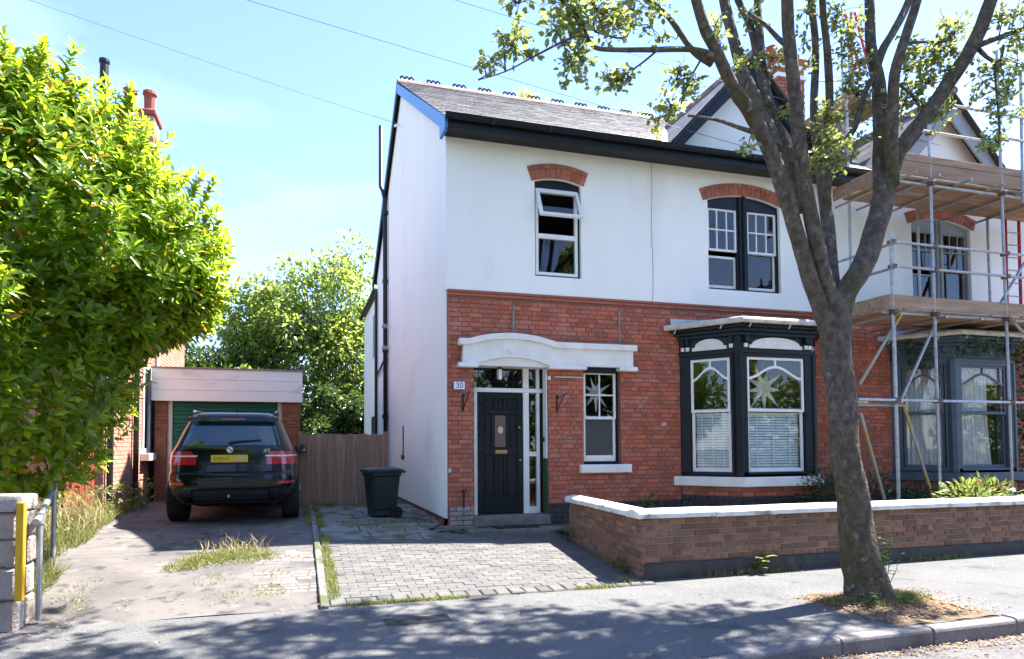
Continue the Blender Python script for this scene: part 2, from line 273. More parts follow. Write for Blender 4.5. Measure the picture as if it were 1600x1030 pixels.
# ---------------------------------------------------------------- helpers
BASE = {}          # world translation of each parent Empty
def link(o, parent=None):
    COL.objects.link(o)
    if parent is not None:
        o.parent = parent
        if parent.name in BASE:
            o.matrix_parent_inverse = Matrix.Translation(-BASE[parent.name])
    return o
def tag(o, label=None, cat=None, group=None, kind=None):
    if label: o['label'] = label
    if cat: o['category'] = cat
    if group: o['group'] = group
    if kind: o['kind'] = kind
    return o
def thing(name, label, cat, loc, group=None):
    e = bpy.data.objects.new(name, None)
    e.empty_display_size = 0.2
    COL.objects.link(e)
    e.location = loc
    BASE[e.name] = Vector(loc)
    return tag(e, label, cat, group)
def mesh_obj(name, verts, faces, mat, parent=None, smooth=False, bevel=0.0, seg=1):
    me = bpy.data.meshes.new(name)
    me.from_pydata([tuple(v) for v in verts], [], faces)
    bm = bmesh.new(); bm.from_mesh(me)
    if bevel:
        es = [e for e in bm.edges if len(e.link_faces) == 2 and e.calc_face_angle(0) > 0.5]
        bmesh.ops.bevel(bm, geom=es, offset=bevel, segments=seg, affect='EDGES', profile=0.6, clamp_overlap=True)
    bmesh.ops.recalc_face_normals(bm, faces=bm.faces)
    bm.to_mesh(me); bm.free()
    if smooth:
        for p in me.polygons: p.use_smooth = True
    me.materials.append(M[mat])
    return link(bpy.data.objects.new(name, me), parent)

class MB:
    def __init__(s): s.v = []; s.f = []
    def add(s, vs, fs):
        n = len(s.v); s.v += [tuple(v) for v in vs]; s.f += [tuple(i + n for i in f) for f in fs]; return s
    def box(s, x0, x1, y0, y1, z0, z1, tr=None):
        vs = [(x, y, z) for z in (z0, z1) for y in (y0, y1) for x in (x0, x1)]
        if tr: vs = [tr(*v) for v in vs]
        return s.add(vs, [(0, 2, 3, 1), (4, 5, 7, 6), (0, 1, 5, 4), (2, 6, 7, 3), (0, 4, 6, 2), (1, 3, 7, 5)])
    def tube(s, pts, rad, n=8, cap=True):
        pts = [Vector(p) for p in pts]
        if not hasattr(rad, '__len__'): rad = [rad] * len(pts)
        base = len(s.v); prev = None
        for i, p in enumerate(pts):
            d = (pts[min(i + 1, len(pts) - 1)] - pts[max(i - 1, 0)])
            d = d.normalized() if d.length > 1e-9 else Vector((0, 0, 1))
            if prev is None:
                a = Vector((0, 0, 1)) if abs(d.z) < 0.9 else Vector((1, 0, 0))
                u = d.cross(a).normalized()
            else:
                u = (prev - d * prev.dot(d)).normalized()
            prev = u; w = d.cross(u)
            for k in range(n):
                t = 2 * PI * k / n
                s.v.append(tuple(p + (u * math.cos(t) + w * math.sin(t)) * rad[i]))
        for i in range(len(pts) - 1):
            for k in range(n):
                a = base + i * n + k; b = base + i * n + (k + 1) % n
                s.f.append((a, b, b + n, a + n))
        if cap:
            s.f.append(tuple(base + k for k in range(n))[::-1]); e = base + (len(pts) - 1) * n
            s.f.append(tuple(e + k for k in range(n)))
        return s
    def prism(s, poly, a0, a1, fn):
        """poly: 2-D outline; fn(p, q, a) -> world"""
        n = len(poly)
        vs = [fn(p, q, a0) for p, q in poly] + [fn(p, q, a1) for p, q in poly]
        fs = [tuple(range(n))[::-1], tuple(range(n, 2 * n))] + [(i, (i + 1) % n, (i + 1) % n + n, i + n) for i in range(n)]
        return s.add(vs, fs)
    def lathe(s, prof, c, n=16):
        c = Vector(c); base = len(s.v)
        for r, z in prof:
            for k in range(n):
                t = 2 * PI * k / n
                s.v.append((c.x + r * math.cos(t), c.y + r * math.sin(t), c.z + z))
        for i in range(len(prof) - 1):
            for k in range(n):
                a = base + i * n + k; b = base + i * n + (k + 1) % n
                s.f.append((a, b, b + n, a + n))
        s.f.append(tuple(base + k for k in range(n))[::-1]); e = base + (len(prof) - 1) * n
        s.f.append(tuple(e + k for k in range(n)))
        return s
    def build(s, name, mat, parent=None, smooth=False, bevel=0.0, seg=1):
        return mesh_obj(name, s.v, s.f, mat, parent, smooth, bevel, seg)
def box(name, mat, parent, x0, x1, y0, y1, z0, z1, bevel=0.0, seg=1, tr=None):
    return MB().box(x0, x1, y0, y1, z0, z1, tr).build(name, mat, parent, bevel=bevel, seg=seg)
def XZ(p, q, a): return (p, a, q)          # outline in x-z, extruded along y
def YZ(p, q, a): return (a, p, q)          # outline in y-z, extruded along x

def holed_panel(name, mat, parent, outline, holes, y0, depth):
    """upright panel in the x-z plane at y0 with openings that run back by depth"""
    bm = bmesh.new(); loops = []
    for poly in [outline] + holes:
        vs = [bm.verts.new((p, y0, q)) for p, q in poly]
        for i in range(len(vs)): bm.edges.new((vs[i], vs[(i + 1) % len(vs)]))
        loops.append(vs)
    bmesh.ops.triangle_fill(bm, use_beauty=True, use_dissolve=False, edges=bm.edges[:])
    bad = []
    for f in bm.faces:
        c = f.calc_center_median()
        for h in holes:
            if inside(h, c.x, c.z): bad.append(f); break
    bmesh.ops.delete(bm, geom=bad, context='FACES_ONLY')
    for vs in loops:
        ws = [bm.verts.new((v.co.x, y0 + depth, v.co.z)) for v in vs]
        for i in range(len(vs)):
            j = (i + 1) % len(vs)
            bm.faces.new((vs[i], vs[j], ws[j], ws[i]))
    bmesh.ops.recalc_face_normals(bm, faces=bm.faces)
    me = bpy.data.meshes.new(name); bm.to_mesh(me); bm.free()
    me.materials.append(M[mat])
    return link(bpy.data.objects.new(name, me), parent)
def inside(poly, x, y):
    r = False; n = len(poly)
    for i in range(n):
        (x1, y1), (x2, y2) = poly[i], poly[(i + 1) % n]
        if (y1 > y) != (y2 > y) and x < (x2 - x1) * (y - y1) / (y2 - y1) + x1: r = not r
    return r

# one laid piece (brick, sett, slate, stone): chamfered face at local -y, open back
_pm = {}
def piece_geo(l, d, h, ch):
    l2, h2 = l / 2, h / 2
    vs = [(-l2, d, -h2), (l2, d, -h2), (l2, d, h2), (-l2, d, h2),
          (-l2, ch, -h2), (l2, ch, -h2), (l2, ch, h2), (-l2, ch, h2),
          (-l2 + ch, 0, -h2 + ch), (l2 - ch, 0, -h2 + ch), (l2 - ch, 0, h2 - ch), (-l2 + ch, 0, h2 - ch)]
    fs = [(8, 9, 10, 11)]
    for i in range(4):
        j = (i + 1) % 4
        fs += [(4 + i, 4 + j, 8 + j, 8 + i), (i, j, 4 + j, 4 + i)]
    return vs, fs
def lay(parent, name, mat, specs, limit=300, restname=None, ch=0.004, order=None):
    """specs: (centre, 3x3 matrix, (length, depth, height)). Nearest `limit` become objects, the rest one joined part."""
    specs = sorted(specs, key=order or (lambda s: (Vector(s[0]) - CAM_POS).length))
    for c, m, sz in specs[:limit]:
        key = (mat, name, ch) + tuple(round(x, 2 if i == 0 else 3) for i, x in enumerate(sz))
        me = _pm.get(key)
        if me is None:
            vs, fs = piece_geo(*sz, ch)
            me = bpy.data.meshes.new(name); me.from_pydata(vs, [], fs); me.materials.append(M[mat]); _pm[key] = me
        o = bpy.data.objects.new(name, me)
        link(o, parent)
        o.matrix_basis = Matrix.Translation(c) @ m.to_4x4()
    if len(specs) > limit:
        mb = MB()
        for c, m, sz in specs[limit:]:
            vs, fs = piece_geo(*sz, ch); c = Vector(c)
            mb.add([c + m @ Vector(v) for v in vs], fs)
        me = bpy.data.meshes.new(restname or name); me.from_pydata(mb.v, [], mb.f); me.materials.append(M[mat])
        tag(link(bpy.data.objects.new(restname or name, me), parent), kind='stuff')
I3 = Matrix.Identity(3)
def basis(x, y, z): return Matrix((x, y, z)).transposed()
def brick_specs(x0, x1, z0, z1, keep, org, ax, nrm, course=0.075, bl=0.225, joint=0.01, depth=0.03, jit=0.002, bond='flemish', rng=random):
    """bricks on an upright plane. keep(s, z, half) says whether a brick centred there is laid."""
    ax = Vector(ax).normalized(); nrm = Vector(nrm).normalized(); up = Vector((0, 0, 1))
    m0 = basis(ax, -nrm, up); out = []
    nrow = int((z1 - z0) / course)
    for r in range(nrow):
        z = z0 + (r + 0.5) * course
        if bond == 'flemish':
            seq = [bl, bl / 2]; off = -0.75 * bl * (r % 2) - 0.0
        else:
            seq = [bl]; off = -0.5 * bl * (r % 2)
        s = x0 + off; k = 0
        while s < x1 - 0.02:
            l = seq[k % len(seq)] if rng.random() > 0.06 else bl * rng.choice((0.5, 1.0))
            a, b = max(s, x0), min(s + l, x1)
            s += l; k += 1
            if b - a < 0.05: continue
            # clip against the openings by sampling
            for (aa, bb) in keep(a, b, z):
                if bb - aa < 0.035: continue
                c = Vector(org) + ax * ((aa + bb) / 2) + up * (z) + nrm * rng.uniform(-jit, jit)
                m = m0 @ Matrix.Rotation(rng.uniform(-0.006, 0.006), 3, 'Y') @ Matrix.Rotation(rng.uniform(-0.008, 0.008), 3, 'Z')
                out.append((c, m, (bb - aa - joint, depth, course - joint)))
    return out
def keeper(rects):
    def k(a, b, z):
        segs = [(a, b)]
        for (p, q, lo, hi) in rects:
            if lo < z < hi:
                ns = []
                for s, e in segs:
                    if q <= s or p >= e: ns.append((s, e))
                    else:
                        if s < p: ns.append((s, p))
                        if q < e: ns.append((q, e))
                segs = ns
        return segs
    return k

def np_mesh(name, V, Fc, mat, parent=None, smooth=False):
    """V (n,3) array, Fc (m,k) int array of same-size faces"""
    me = bpy.data.meshes.new(name)
    me.vertices.add(len(V)); me.vertices.foreach_set('co', V.astype(np.float32).ravel())
    k = Fc.shape[1]
    me.loops.add(Fc.size); me.loops.foreach_set('vertex_index', Fc.astype(np.int32).ravel())
    me.polygons.add(len(Fc)); me.polygons.foreach_set('loop_start', np.arange(0, Fc.size, k, dtype=np.int32))
    me.update(calc_edges=True)
    if smooth: me.polygons.foreach_set('use_smooth', np.ones(len(Fc), dtype=bool))
    me.materials.append(M[mat])
    return link(bpy.data.objects.new(name, me), parent)
# leaf templates: (along, across, up)
T_OVAL = (np.array([(0, 0, 0), (.28, -.36, .05), (.25, 0, -.02), (.28, .36, .05), (.65, -.42, .02), (.62, 0, -.05), (.65, .42, .02), (1, 0, -.16)]),
          np.array([(0, 2, 1), (0, 3, 2), (1, 2, 4), (2, 5, 4), (2, 3, 5), (3, 6, 5), (4, 5, 7), (5, 6, 7)]))
T_LEAF = (np.array([(0, 0, 0), (.45, -.5, .07), (.5, 0, -.03), (.45, .5, .07), (1, 0, -.08)]),
          np.array([(0, 2, 1), (0, 3, 2), (1, 2, 4), (2, 3, 4)]))
T_BLADE = (np.array([(0, -.5, 0), (0, .5, 0), (.55, -.4, .10), (.55, .4, .10), (1, 0, -.30)]),
           np.array([(0, 1, 2), (1, 3, 2), (2, 3, 4)]))
def unit(a): return a / np.maximum(np.linalg.norm(a, axis=-1, keepdims=True), 1e-9)
def leaf_arrays(P, D, Nn, Ln, Wd, tmpl):
    T, Fc = tmpl
    D = unit(D); S = unit(np.cross(Nn, D)); Nn = np.cross(D, S)
    V = P[:, None, :] + D[:, None, :] * (T[None, :, 0:1] * Ln[:, None, None]) + S[:, None, :] * (T[None, :, 1:2] * Wd[:, None, None]) + Nn[:, None, :] * (T[None, :, 2:3] * Ln[:, None, None])
    n, k = len(P), len(T)
    Fa = (Fc[None] + (np.arange(n) * k)[:, None, None]).reshape(-1, Fc.shape[1])
    return V.reshape(-1, 3), Fa
def leaves(name, mat, parent, P, D, Nn, Ln, Wd, tmpl=T_LEAF, kind='stuff', smooth=False):
    V, Fa = leaf_arrays(np.asarray(P), np.asarray(D), np.asarray(Nn), np.asarray(Ln), np.asarray(Wd), tmpl)
    o = np_mesh(name, V, Fa, mat, parent, smooth)
    if kind: o['kind'] = kind
    return o
def rnd_dirs(n): return unit(NP.normal(size=(n, 3)))

def grid_sheet(name, mat, xs, ys, zf, parent=None, kind='structure', label=None, cat=None):
    V = [(x, y, zf(x, y)) for y in ys for x in xs]; n = len(xs)
    Fs = [(j * n + i, j * n + i + 1, (j + 1) * n + i + 1, (j + 1) * n + i) for j in range(len(ys) - 1) for i in range(n - 1)]
    o = mesh_obj(name, V, Fs, mat, parent, smooth=True)
    for p in o.data.polygons:
        if p.normal.z < 0: o.data.flip_normals(); break
    return tag(o, label, cat, None, kind)
def frange(a, b, n): return [a + (b - a) * i / n for i in range(n + 1)]
def lerp_tab(t, y):
    if y <= t[0][0]: return t[0][1]
    for (a, p), (b, q) in zip(t, t[1:]):
        if y <= b: return p + (q - p) * (y - a) / (b - a)
    return t[-1][1]
def text_mesh(name, body, size, mat, parent, origin, ax, up, depth=0.002, align='CENTER'):
    cu = bpy.data.curves.new(name, 'FONT'); cu.body = body; cu.size = size; cu.extrude = depth; cu.align_x = align; cu.align_y = 'CENTER'
    tmp = bpy.data.objects.new(name, cu); COL.objects.link(tmp)
    bpy.context.view_layer.update()
    me = bpy.data.meshes.new_from_object(tmp.evaluated_get(bpy.context.evaluated_depsgraph_get()))
    COL.objects.unlink(tmp); bpy.data.objects.remove(tmp)
    ax = Vector(ax).normalized(); up = Vector(up).normalized(); nn = ax.cross(up)
    m = basis(ax, up, nn).to_4x4(); m.translation = Vector(origin)
    me.transform(m); me.materials.clear(); me.materials.append(M[mat]); me.name = name
    return link(bpy.data.objects.new(name, me), parent)

# ---------------------------------------------------------------- ground
GL = [(-3.75, -.36), (-1.2, -.10), (0.5, -.01), (1.4, 0.0), (6, 0.0)]
GR = [(-3.75, -.36), (-1.5, -.25), (-.45, -.205), (0, -.19), (2, -.10), (6, -.03)]
def g(x, y):
    t = min(1, max(0, (x + 2) / 3.5))
    return lerp_tab(GL, y) * (1 - t) + lerp_tab(GR, y) * t
PAV = -0.36
def drop(x):      # how far the kerb is lowered for the drives
    t = min(1, max(0, (2.0 - x) / 1.7)); return t * t * (3 - 2 * t)
def pav_z(x, y):
    t = min(1, max(0, (-4.7 - y) / 1.1))
    return PAV + 0.006 * (x - 1.4) * (x > 1.4) - 0.075 * drop(x) * t
KY = -5.83
tag(MB().add([(-400, -400, -.9), (400, -400, -.9), (400, 600, -.9), (-400, 600, -.9)], [(0, 1, 2, 3)]).build('ground', 'earth'), kind='structure')
grid_sheet('road', 'road', frange(-60, 60, 120), frange(-12.5, KY - .10, 10), lambda x, y: -.475 + .006 * (x - 1.4) * (x > 1.4) - .02 * abs(y + 9) / 3)
grid_sheet('pavement', 'tarmac', frange(-20, 20, 160), frange(KY, -3.74, 14), pav_z)
grid_sheet('pavement', 'tarmac', frange(1.46, 20, 40), [-3.74, -3.6, -3.4], pav_z)
grid_sheet('pavement', 'tarmac', frange(-60, 60, 20), frange(-15, -12.5, 3), lambda x, y: -.37)
grid_sheet('driveway', 'drive', frange(-5.2, -2.03, 40), frange(-3.74, 5.6, 90),
           lambda x, y: g(x, y) + .012 * math.sin(3.1 * x + 1.3 * y) * math.sin(2.3 * y) + (.03 if x < -4.9 else 0))
dr = grid_sheet('paved_drive', 'grit', frange(-1.99, 2.2, 24), frange(-3.74, 3.8, 40), lambda x, y: g(x, y) - .004)
grid_sheet('front_garden', 'soil', frange(1.62, 18, 40), frange(-3.36, .2, 12), lambda x, y: -.13 + .03 * math.sin(5 * x) * math.sin(4 * y))
grid_sheet('back_garden', 'earth', frange(-16, 20, 20), frange(3.7, 40, 20), lambda x, y: -.05)
grid_sheet('verge', 'soil', frange(-12, -5.1, 20), frange(-3.6, 4.0, 20), lambda x, y: g(-3, y) + .04 + .03 * math.sin(7 * x + 3 * y))
# remnants of old stone setts showing through the left drive
dv = bpy.data.objects['driveway']
def old_stones():
    out = []; rng = random.Random(41)
    for (x0, x1, y0, y1) in ((-2.78, -2.15, -2.15, -1.5), (-2.75, -2.12, -3.2, -2.5), (-3.9, -3.6, -2.2, -1.9)):
        y = y0
        while y < y1:
            x = x0 + rng.uniform(0, .1); h = rng.uniform(.08, .13)
            while x < x1:
                w = rng.uniform(.09, .18)
                if rng.random() > .18:
                    cx, cy = x + w / 2, y + h / 2
                    ny = Vector((0, 1, (g(cx, cy + .1) - g(cx, cy - .1)) / .2)).normalized(); nx = Vector((1, rng.uniform(-.12, .12), 0)).normalized(); ny = (ny - nx * nx.dot(ny)).normalized()
                    z = g(cx, cy) + .012 * math.sin(3.1 * cx + 1.3 * cy) * math.sin(2.3 * cy)
                    out.append((Vector((cx, cy, z + .003 + rng.uniform(-.002, .003))), basis(nx, -nx.cross(ny), ny), (w - .012, .02, h - .012)))
                x += w
            y += h
    return out
lay(dv, 'old_sett', 'oldsett', old_stones(), ch=.006)
# concrete slab next to the house, broken into pieces
def slab_specs():
    out = []
    rng = random.Random(3)
    y = -1.0
    while y < 3.6:
        x = -1.96; h = rng.uniform(.55, .8)
        while x < -.02:
            w = rng.uniform(.5, .85)
            x1 = min(x + w, -.0)
            cx, cy = (x + x1) / 2, y + h / 2
            nx = Vector((1, 0, (g(cx + .1, cy) - g(cx - .1, cy)) / .2)).normalized(); ny = Vector((0, 1, (g(cx, cy + .1) - g(cx, cy - .1)) / .2)).normalized()
            if x1 - x > .15:
                out.append((Vector((cx, cy, g(cx, cy) + .004 + rng.uniform(-.006, .006))), basis(nx, -nx.cross(ny), ny), (x1 - x - .03, .03, h - .03)))
            x = x1
        y += h
    return out
lay(dr, 'paving_slab', 'concrete', slab_specs(), ch=.008)
# block pavers of the right-hand drive
def sett_specs():
    out = []; rng = random.Random(5); y = -3.5; r = 0
    while y < -.55:
        x = -1.96 - (0.1 if r % 2 else 0)
        while x < 1.45:
            cx, cy = x + .1, y + .05
            lim = 1.45 - (cy + 3.5) * -.04
            ok = cx < lim - .05 and (cy < -1.05 or cx > -.25) and not (cx > .2 and cx < 1.75 and cy > -.75)
            if ok:
                a = max(x, -1.96)
                nx = Vector((1, 0, (g(cx + .1, cy) - g(cx - .1, cy)) / .2)).normalized(); ny = Vector((0, 1, (g(cx, cy + .1) - g(cx, cy - .1)) / .2)).normalized()
                m = basis(nx, -nx.cross(ny), ny) @ Matrix.Rotation(rng.uniform(-.02, .02), 3, 'X') @ Matrix.Rotation(rng.uniform(-.015, .015), 3, 'Z')
                out.append((Vector(((a + x + .2) / 2, cy, g(cx, cy) + .004 + rng.uniform(-.003, .003))), m, (x + .2 - a - .005, .03, .0955)))
            x += .2
        y += .1; r += 1
    return out
def edge_setts():
    out = []; rng = random.Random(6); x = -1.97
    while x < 1.42:
        cy = -3.61; cx = x + .075
        nx = Vector((1, 0, 0)); ny = Vector((0, 1, .06)).normalized()
        m = basis(nx, -nx.cross(ny), ny) @ Matrix.Rotation(rng.uniform(-.04, .04), 3, 'X')
        out.append((Vector((cx, cy, g(cx, cy) + .012 + rng.uniform(-.004, .006))), m, (.14, .05, .19))); x += .15
    return out
lay(dr, 'paver', 'sett', sett_specs(), 280, 'pavers', ch=.003)
lay(dr, 'kerb_paver', 'sett', edge_setts(), 100, ch=.012)
# concrete edging between the two drives
def edging():
    out = []; y = -3.78
    while y < 3.5:
        cx, cy = -2.02, y + .45
        ny = Vector((0, 1, (g(-2, cy + .4) - g(-2, cy - .4)) / .8)).normalized(); nx = Vector((1, 0, 0))
        out.append((Vector((cx, cy, g(-2, cy) + .035)), basis(nx, -nx.cross(ny), ny), (.075, .12, .893))); y += .9
    return out
ed = thing('edging_strip', 'narrow pale concrete edging strip running between the two driveways', 'edging', (-2.02, 0, -.1))
lay(ed, 'edging_stone', 'concrete', edging(), ch=.008)
# kerb stones
kb = tag(MB().add([(-20, KY - .12, -.6), (20, KY - .12, -.6), (20, KY - .004, -.6), (-20, KY - .004, -.6), (-20, KY - .11, -.5), (20, KY - .11, -.5), (20, KY - .012, -.5), (-20, KY - .012, -.5)],
    [(0, 1, 5, 4), (4, 5, 6, 7), (3, 2, 6, 7), (0, 1, 2, 3), (0, 4, 7, 3), (1, 2, 6, 5)]).build('kerb', 'kerb'), kind='structure')
xk = -4.6; rngk = random.Random(9)
while xk < 7.5:
    x1 = xk + .91
    mb = MB()
    prof = lambda x: pav_z(x, KY) + .004
    for i, x in enumerate(frange(xk + .004, x1 - .004, 4)):
        zt = prof(x)
        mb.v += [(x, KY - .125, -.56), (x, KY - .125, zt - .03), (x, KY - .117, zt - .008), (x, KY - .095, zt), (x, KY - .002, zt), (x, KY - .002, -.56)]
    for i in range(4):
        for k in range(5): mb.f.append((i * 6 + k, i * 6 + k + 1, i * 6 + k + 7, i * 6 + k + 6))
    mb.f += [tuple(range(6)), tuple(range(24, 30))[::-1]]
    o = mb.build('kerb_stone', 'kerb', kb, bevel=.006)
    o.location = (0, rngk.uniform(-.008, .008), rngk.uniform(-.006, .004))
    xk = x1
# access cover in the pavement
cv = thing('access_cover', 'dark rectangular iron access cover set into the pavement in front of the paved drive', 'manhole cover', (-1.27, -4.42, PAV))
box('cover_frame', 'cover', cv, -1.55, -.98, -4.54, -4.30, PAV - .03, PAV + .004)
for i in range(2): box('cover_plate', 'cover', cv, -1.53 + i * .275, -1.53 + i * .275 + .26, -4.52, -4.32, PAV - .02, PAV + .009, bevel=.003)
# tree pit: bare soil with two timber edgings
grid_sheet('tree_pit', 'soil', frange(2.25, 3.85, 40), frange(-5.82, -4.6, 32), lambda x, y: pav_z(x, y) + .010 - .05 * max(0, max(abs(x - 3.04) - .5, abs(y + 5.32) - .46) + .05 * math.sin(9 * x) + .05 * math.sin(13 * y + x)) * 2 + .03 * math.exp(-((x - 3.0) ** 2 + (y + 5) ** 2) / .12) + .006 * math.sin(17 * x + 11 * y))
for nm, a, b, lab in (('timber_edging', (3.66, -4.95), (3.50, -5.62), 'weathered timber edging board right of the street tree on the pavement'),
                 ('timber_edging', (2.50, -5.36), (2.42, -5.62), 'short broken timber edging left of the street tree near the kerb')):
    mb = MB(); A = Vector((*a, 0)); B = Vector((*b, 0)); d = (B - A).normalized(); n = Vector((-d.y, d.x, 0)) * .03
    z0, z1 = PAV - .05, PAV + .03
    mb.add([A + n, B + n, B - n, A - n][0:0] + [(*(A + n).xy, z0), (*(B + n).xy, z0), (*(B - n).xy, z0), (*(A - n).xy, z0), (*(A + n).xy, z1), (*(B + n).xy, z1), (*(B - n).xy, z1), (*(A - n).xy, z1)],
           [(0, 1, 2, 3), (4, 5, 6, 7), (0, 1, 5, 4), (1, 2, 6, 5), (2, 3, 7, 6), (3, 0, 4, 7)])
    tag(mb.build(nm, 'deadwood', bevel=.006), lab, 'edging')

# ---------------------------------------------------------------- the white house
EZ, RY, RZ = 6.20, 4.69, 9.52           # eaves edge, ridge
EY = -.42
SL = (RZ - EZ) / (RY - EY)
GX1, GX2, GAP, GSL = 5.53, 10.2, 8.06, 1.06   # front gables
PARTY = 7.87
house = thing('house', 'white rendered two storey house with red brick ground floor and black front door', 'house', (3.9, 4.5, -.1))

def arc_poly(x0, x1, z0, zs, rise, n=10):
    """opening with a segmental head"""
    w = (x1 - x0) / 2; R = (w * w + rise * rise) / (2 * rise); cx, cz = (x0 + x1) / 2, zs + rise - R
    a = math.asin(w / R)
    return [(x0, z0), (x1, z0)] + [(cx + R * math.sin(t), cz + R * math.cos(t)) for t in frange(a, -a, n)], (cx, cz, R, a)
W1, A1 = arc_poly(1.47, 2.30, 3.95, 5.54, .065)
W2, A2 = arc_poly(4.76, 6.30, 3.94, 5.555, .13)
def voussoirs(parent, A, th, y, n, over=1.12, mat='brick'):
    cx, cz, R, a = A; specs = []
    a *= over
    for rowi, (r0, r1) in enumerate(((R, R + th * .66), (R + th * .66, R + th))):
        for i in range(n):
            t = -a + 2 * a * (i + .5) / n
            rm = (r0 + r1) / 2
            ux = Vector((math.cos(t), 0, -math.sin(t))); uz = Vector((math.sin(t), 0, math.cos(t)))
            c = Vector((cx + rm * math.sin(t), y + random.uniform(-.002, .002), cz + rm * math.cos(t)))
            specs.append((c, basis(ux, Vector((0, 1, 0)), uz), (2 * a * rm / n - .006, .05, r1 - r0 - .006)))
    lay(parent, 'arch_brick', mat, specs, 80)
    poly = [(cx + (R + .004) * math.sin(t), cz + (R + .004) * math.cos(t)) for t in frange(-a, a, 12)] + [(cx + (R + th - .004) * math.sin(t), cz + (R + th - .004) * math.cos(t)) for t in frange(a, -a, 12)]
    MB().prism(poly, y + .008, y + .06, XZ).build('arch_mortar', 'mortar', parent)

# upper storey front, rendered, with its openings
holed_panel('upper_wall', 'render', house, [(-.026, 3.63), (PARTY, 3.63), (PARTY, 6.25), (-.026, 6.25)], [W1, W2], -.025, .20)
voussoirs(house, A1, .25, -.045, 11)
voussoirs(house, A2, .225, -.045, 19)
# thin cable down the render and a painted sill line
mb = MB(); pts = []
for i, z in enumerate(frange(6.1, 3.64, 30)): pts.append((3.636 + .004 * math.sin(i * 1.7) + .01 * math.sin(i * .33), -.027, z))
mb.tube(pts, .005, 4); mb.build('render_cable', 'zinc', house)
# gable triangle over the bay
def gable_front(parent, gx, matw, matb, wide):
    h = (GAP - 6.2)
    hw = h / GSL
    MB().prism([(gx - hw, 6.2), (gx + hw, 6.2), (gx, GAP)], -.03, .15, XZ).build('gable_wall', matw, parent)
    for s in (-1, 1):
        p = [(gx + s * (hw + .02), 6.2 + .02), (gx, GAP + .05), (gx, GAP + .05 - wide * 1.42), (gx + s * (hw + .02 - wide * 1.0), 6.2 + .02)]
        MB().prism(p, -.30, -.26, XZ).build('barge_board', matb, parent)
        q = [(gx + s * (hw + .10), 6.14), (gx, GAP + .075), (gx, GAP + .03), (gx + s * (hw + .10), 6.09)]
        MB().prism(q, -.40, 2.6, XZ).build('gable_roof_base', 'slateback', parent)
        # slates
        ax = Vector((0, 1, 0)) * -s; dn = Vector((s, 0, -GSL)).normalized(); nrm = Vector((s * GSL, 0, 1)).normalized()
        specs = []; L = math.hypot(hw + .1, (hw + .1) * GSL); rows = int(L / .19)
        for r in range(rows):
            for k in range(12):
                ya = max(-.40, -.40 + k * .25 - (.125 if r % 2 else 0)); yb = -.40 + (k + 1) * .25 - (.125 if r % 2 else 0); y = (ya + yb) / 2
                d = (r + .5) * .19
                x = gx + s * (d / math.hypot(1, GSL)); z = GAP + .09 - d * GSL / math.hypot(1, GSL)
                zm = EZ + (y - EY) * SL
                if z < zm - .05 or y < -.44: continue
                specs.append((Vector((x, y, z)), basis(Vector((0, s, 0)), -nrm, Vector((0, s, 0)).cross(-nrm)), (yb - ya - .007, .012, .21)))
        lay(parent, 'slate', 'slate', specs, 24, 'slates', ch=.003)
    mb = MB().tube([(gx, -.42, GAP + .10), (gx, 2.5, GAP + .10)], .07, 8); mb.build('gable_ridge', 'ridge', parent)
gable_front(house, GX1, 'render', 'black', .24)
# side gable wall
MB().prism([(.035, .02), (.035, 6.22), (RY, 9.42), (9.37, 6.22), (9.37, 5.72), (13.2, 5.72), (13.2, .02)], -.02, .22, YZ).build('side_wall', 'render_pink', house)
MB().prism([(-.0, -.3), (-.0, .02), (13.2, .02), (13.2, -.3)], 0.0, .20, YZ).build('side_plinth', 'mortar', house)
lay(house, 'base_brick', 'brick', brick_specs(-.0, 4, -.26, .02, keeper([]), (0.0, 0, 0), (0, 1, 0), (-1, 0, 0), bond='str'), 80)
# remaining shell, floors, dim rooms
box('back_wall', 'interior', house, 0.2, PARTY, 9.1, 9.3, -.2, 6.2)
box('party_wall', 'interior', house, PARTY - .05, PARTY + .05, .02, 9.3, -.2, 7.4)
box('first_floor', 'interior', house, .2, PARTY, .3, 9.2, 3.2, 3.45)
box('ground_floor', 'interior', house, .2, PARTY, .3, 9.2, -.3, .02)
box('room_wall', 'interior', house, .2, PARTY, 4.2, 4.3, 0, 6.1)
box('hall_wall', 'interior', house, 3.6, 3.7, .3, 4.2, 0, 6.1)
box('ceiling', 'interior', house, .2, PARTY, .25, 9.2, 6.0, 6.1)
box('wing_back', 'interior', house, .2, 5, 13.0, 13.15, -.2, 5.7)
MB().prism([(9.25, 5.74), (13.35, 5.74), (13.35, 5.80), (9.25, 5.80)], -.12, 5, YZ).build('wing_roof', 'slate', house)
MB().tube([(-.12, 9.3, 5.72), (-.12, 13.4, 5.70)], .07, 8).build('wing_gutter', 'blackmatt', house)
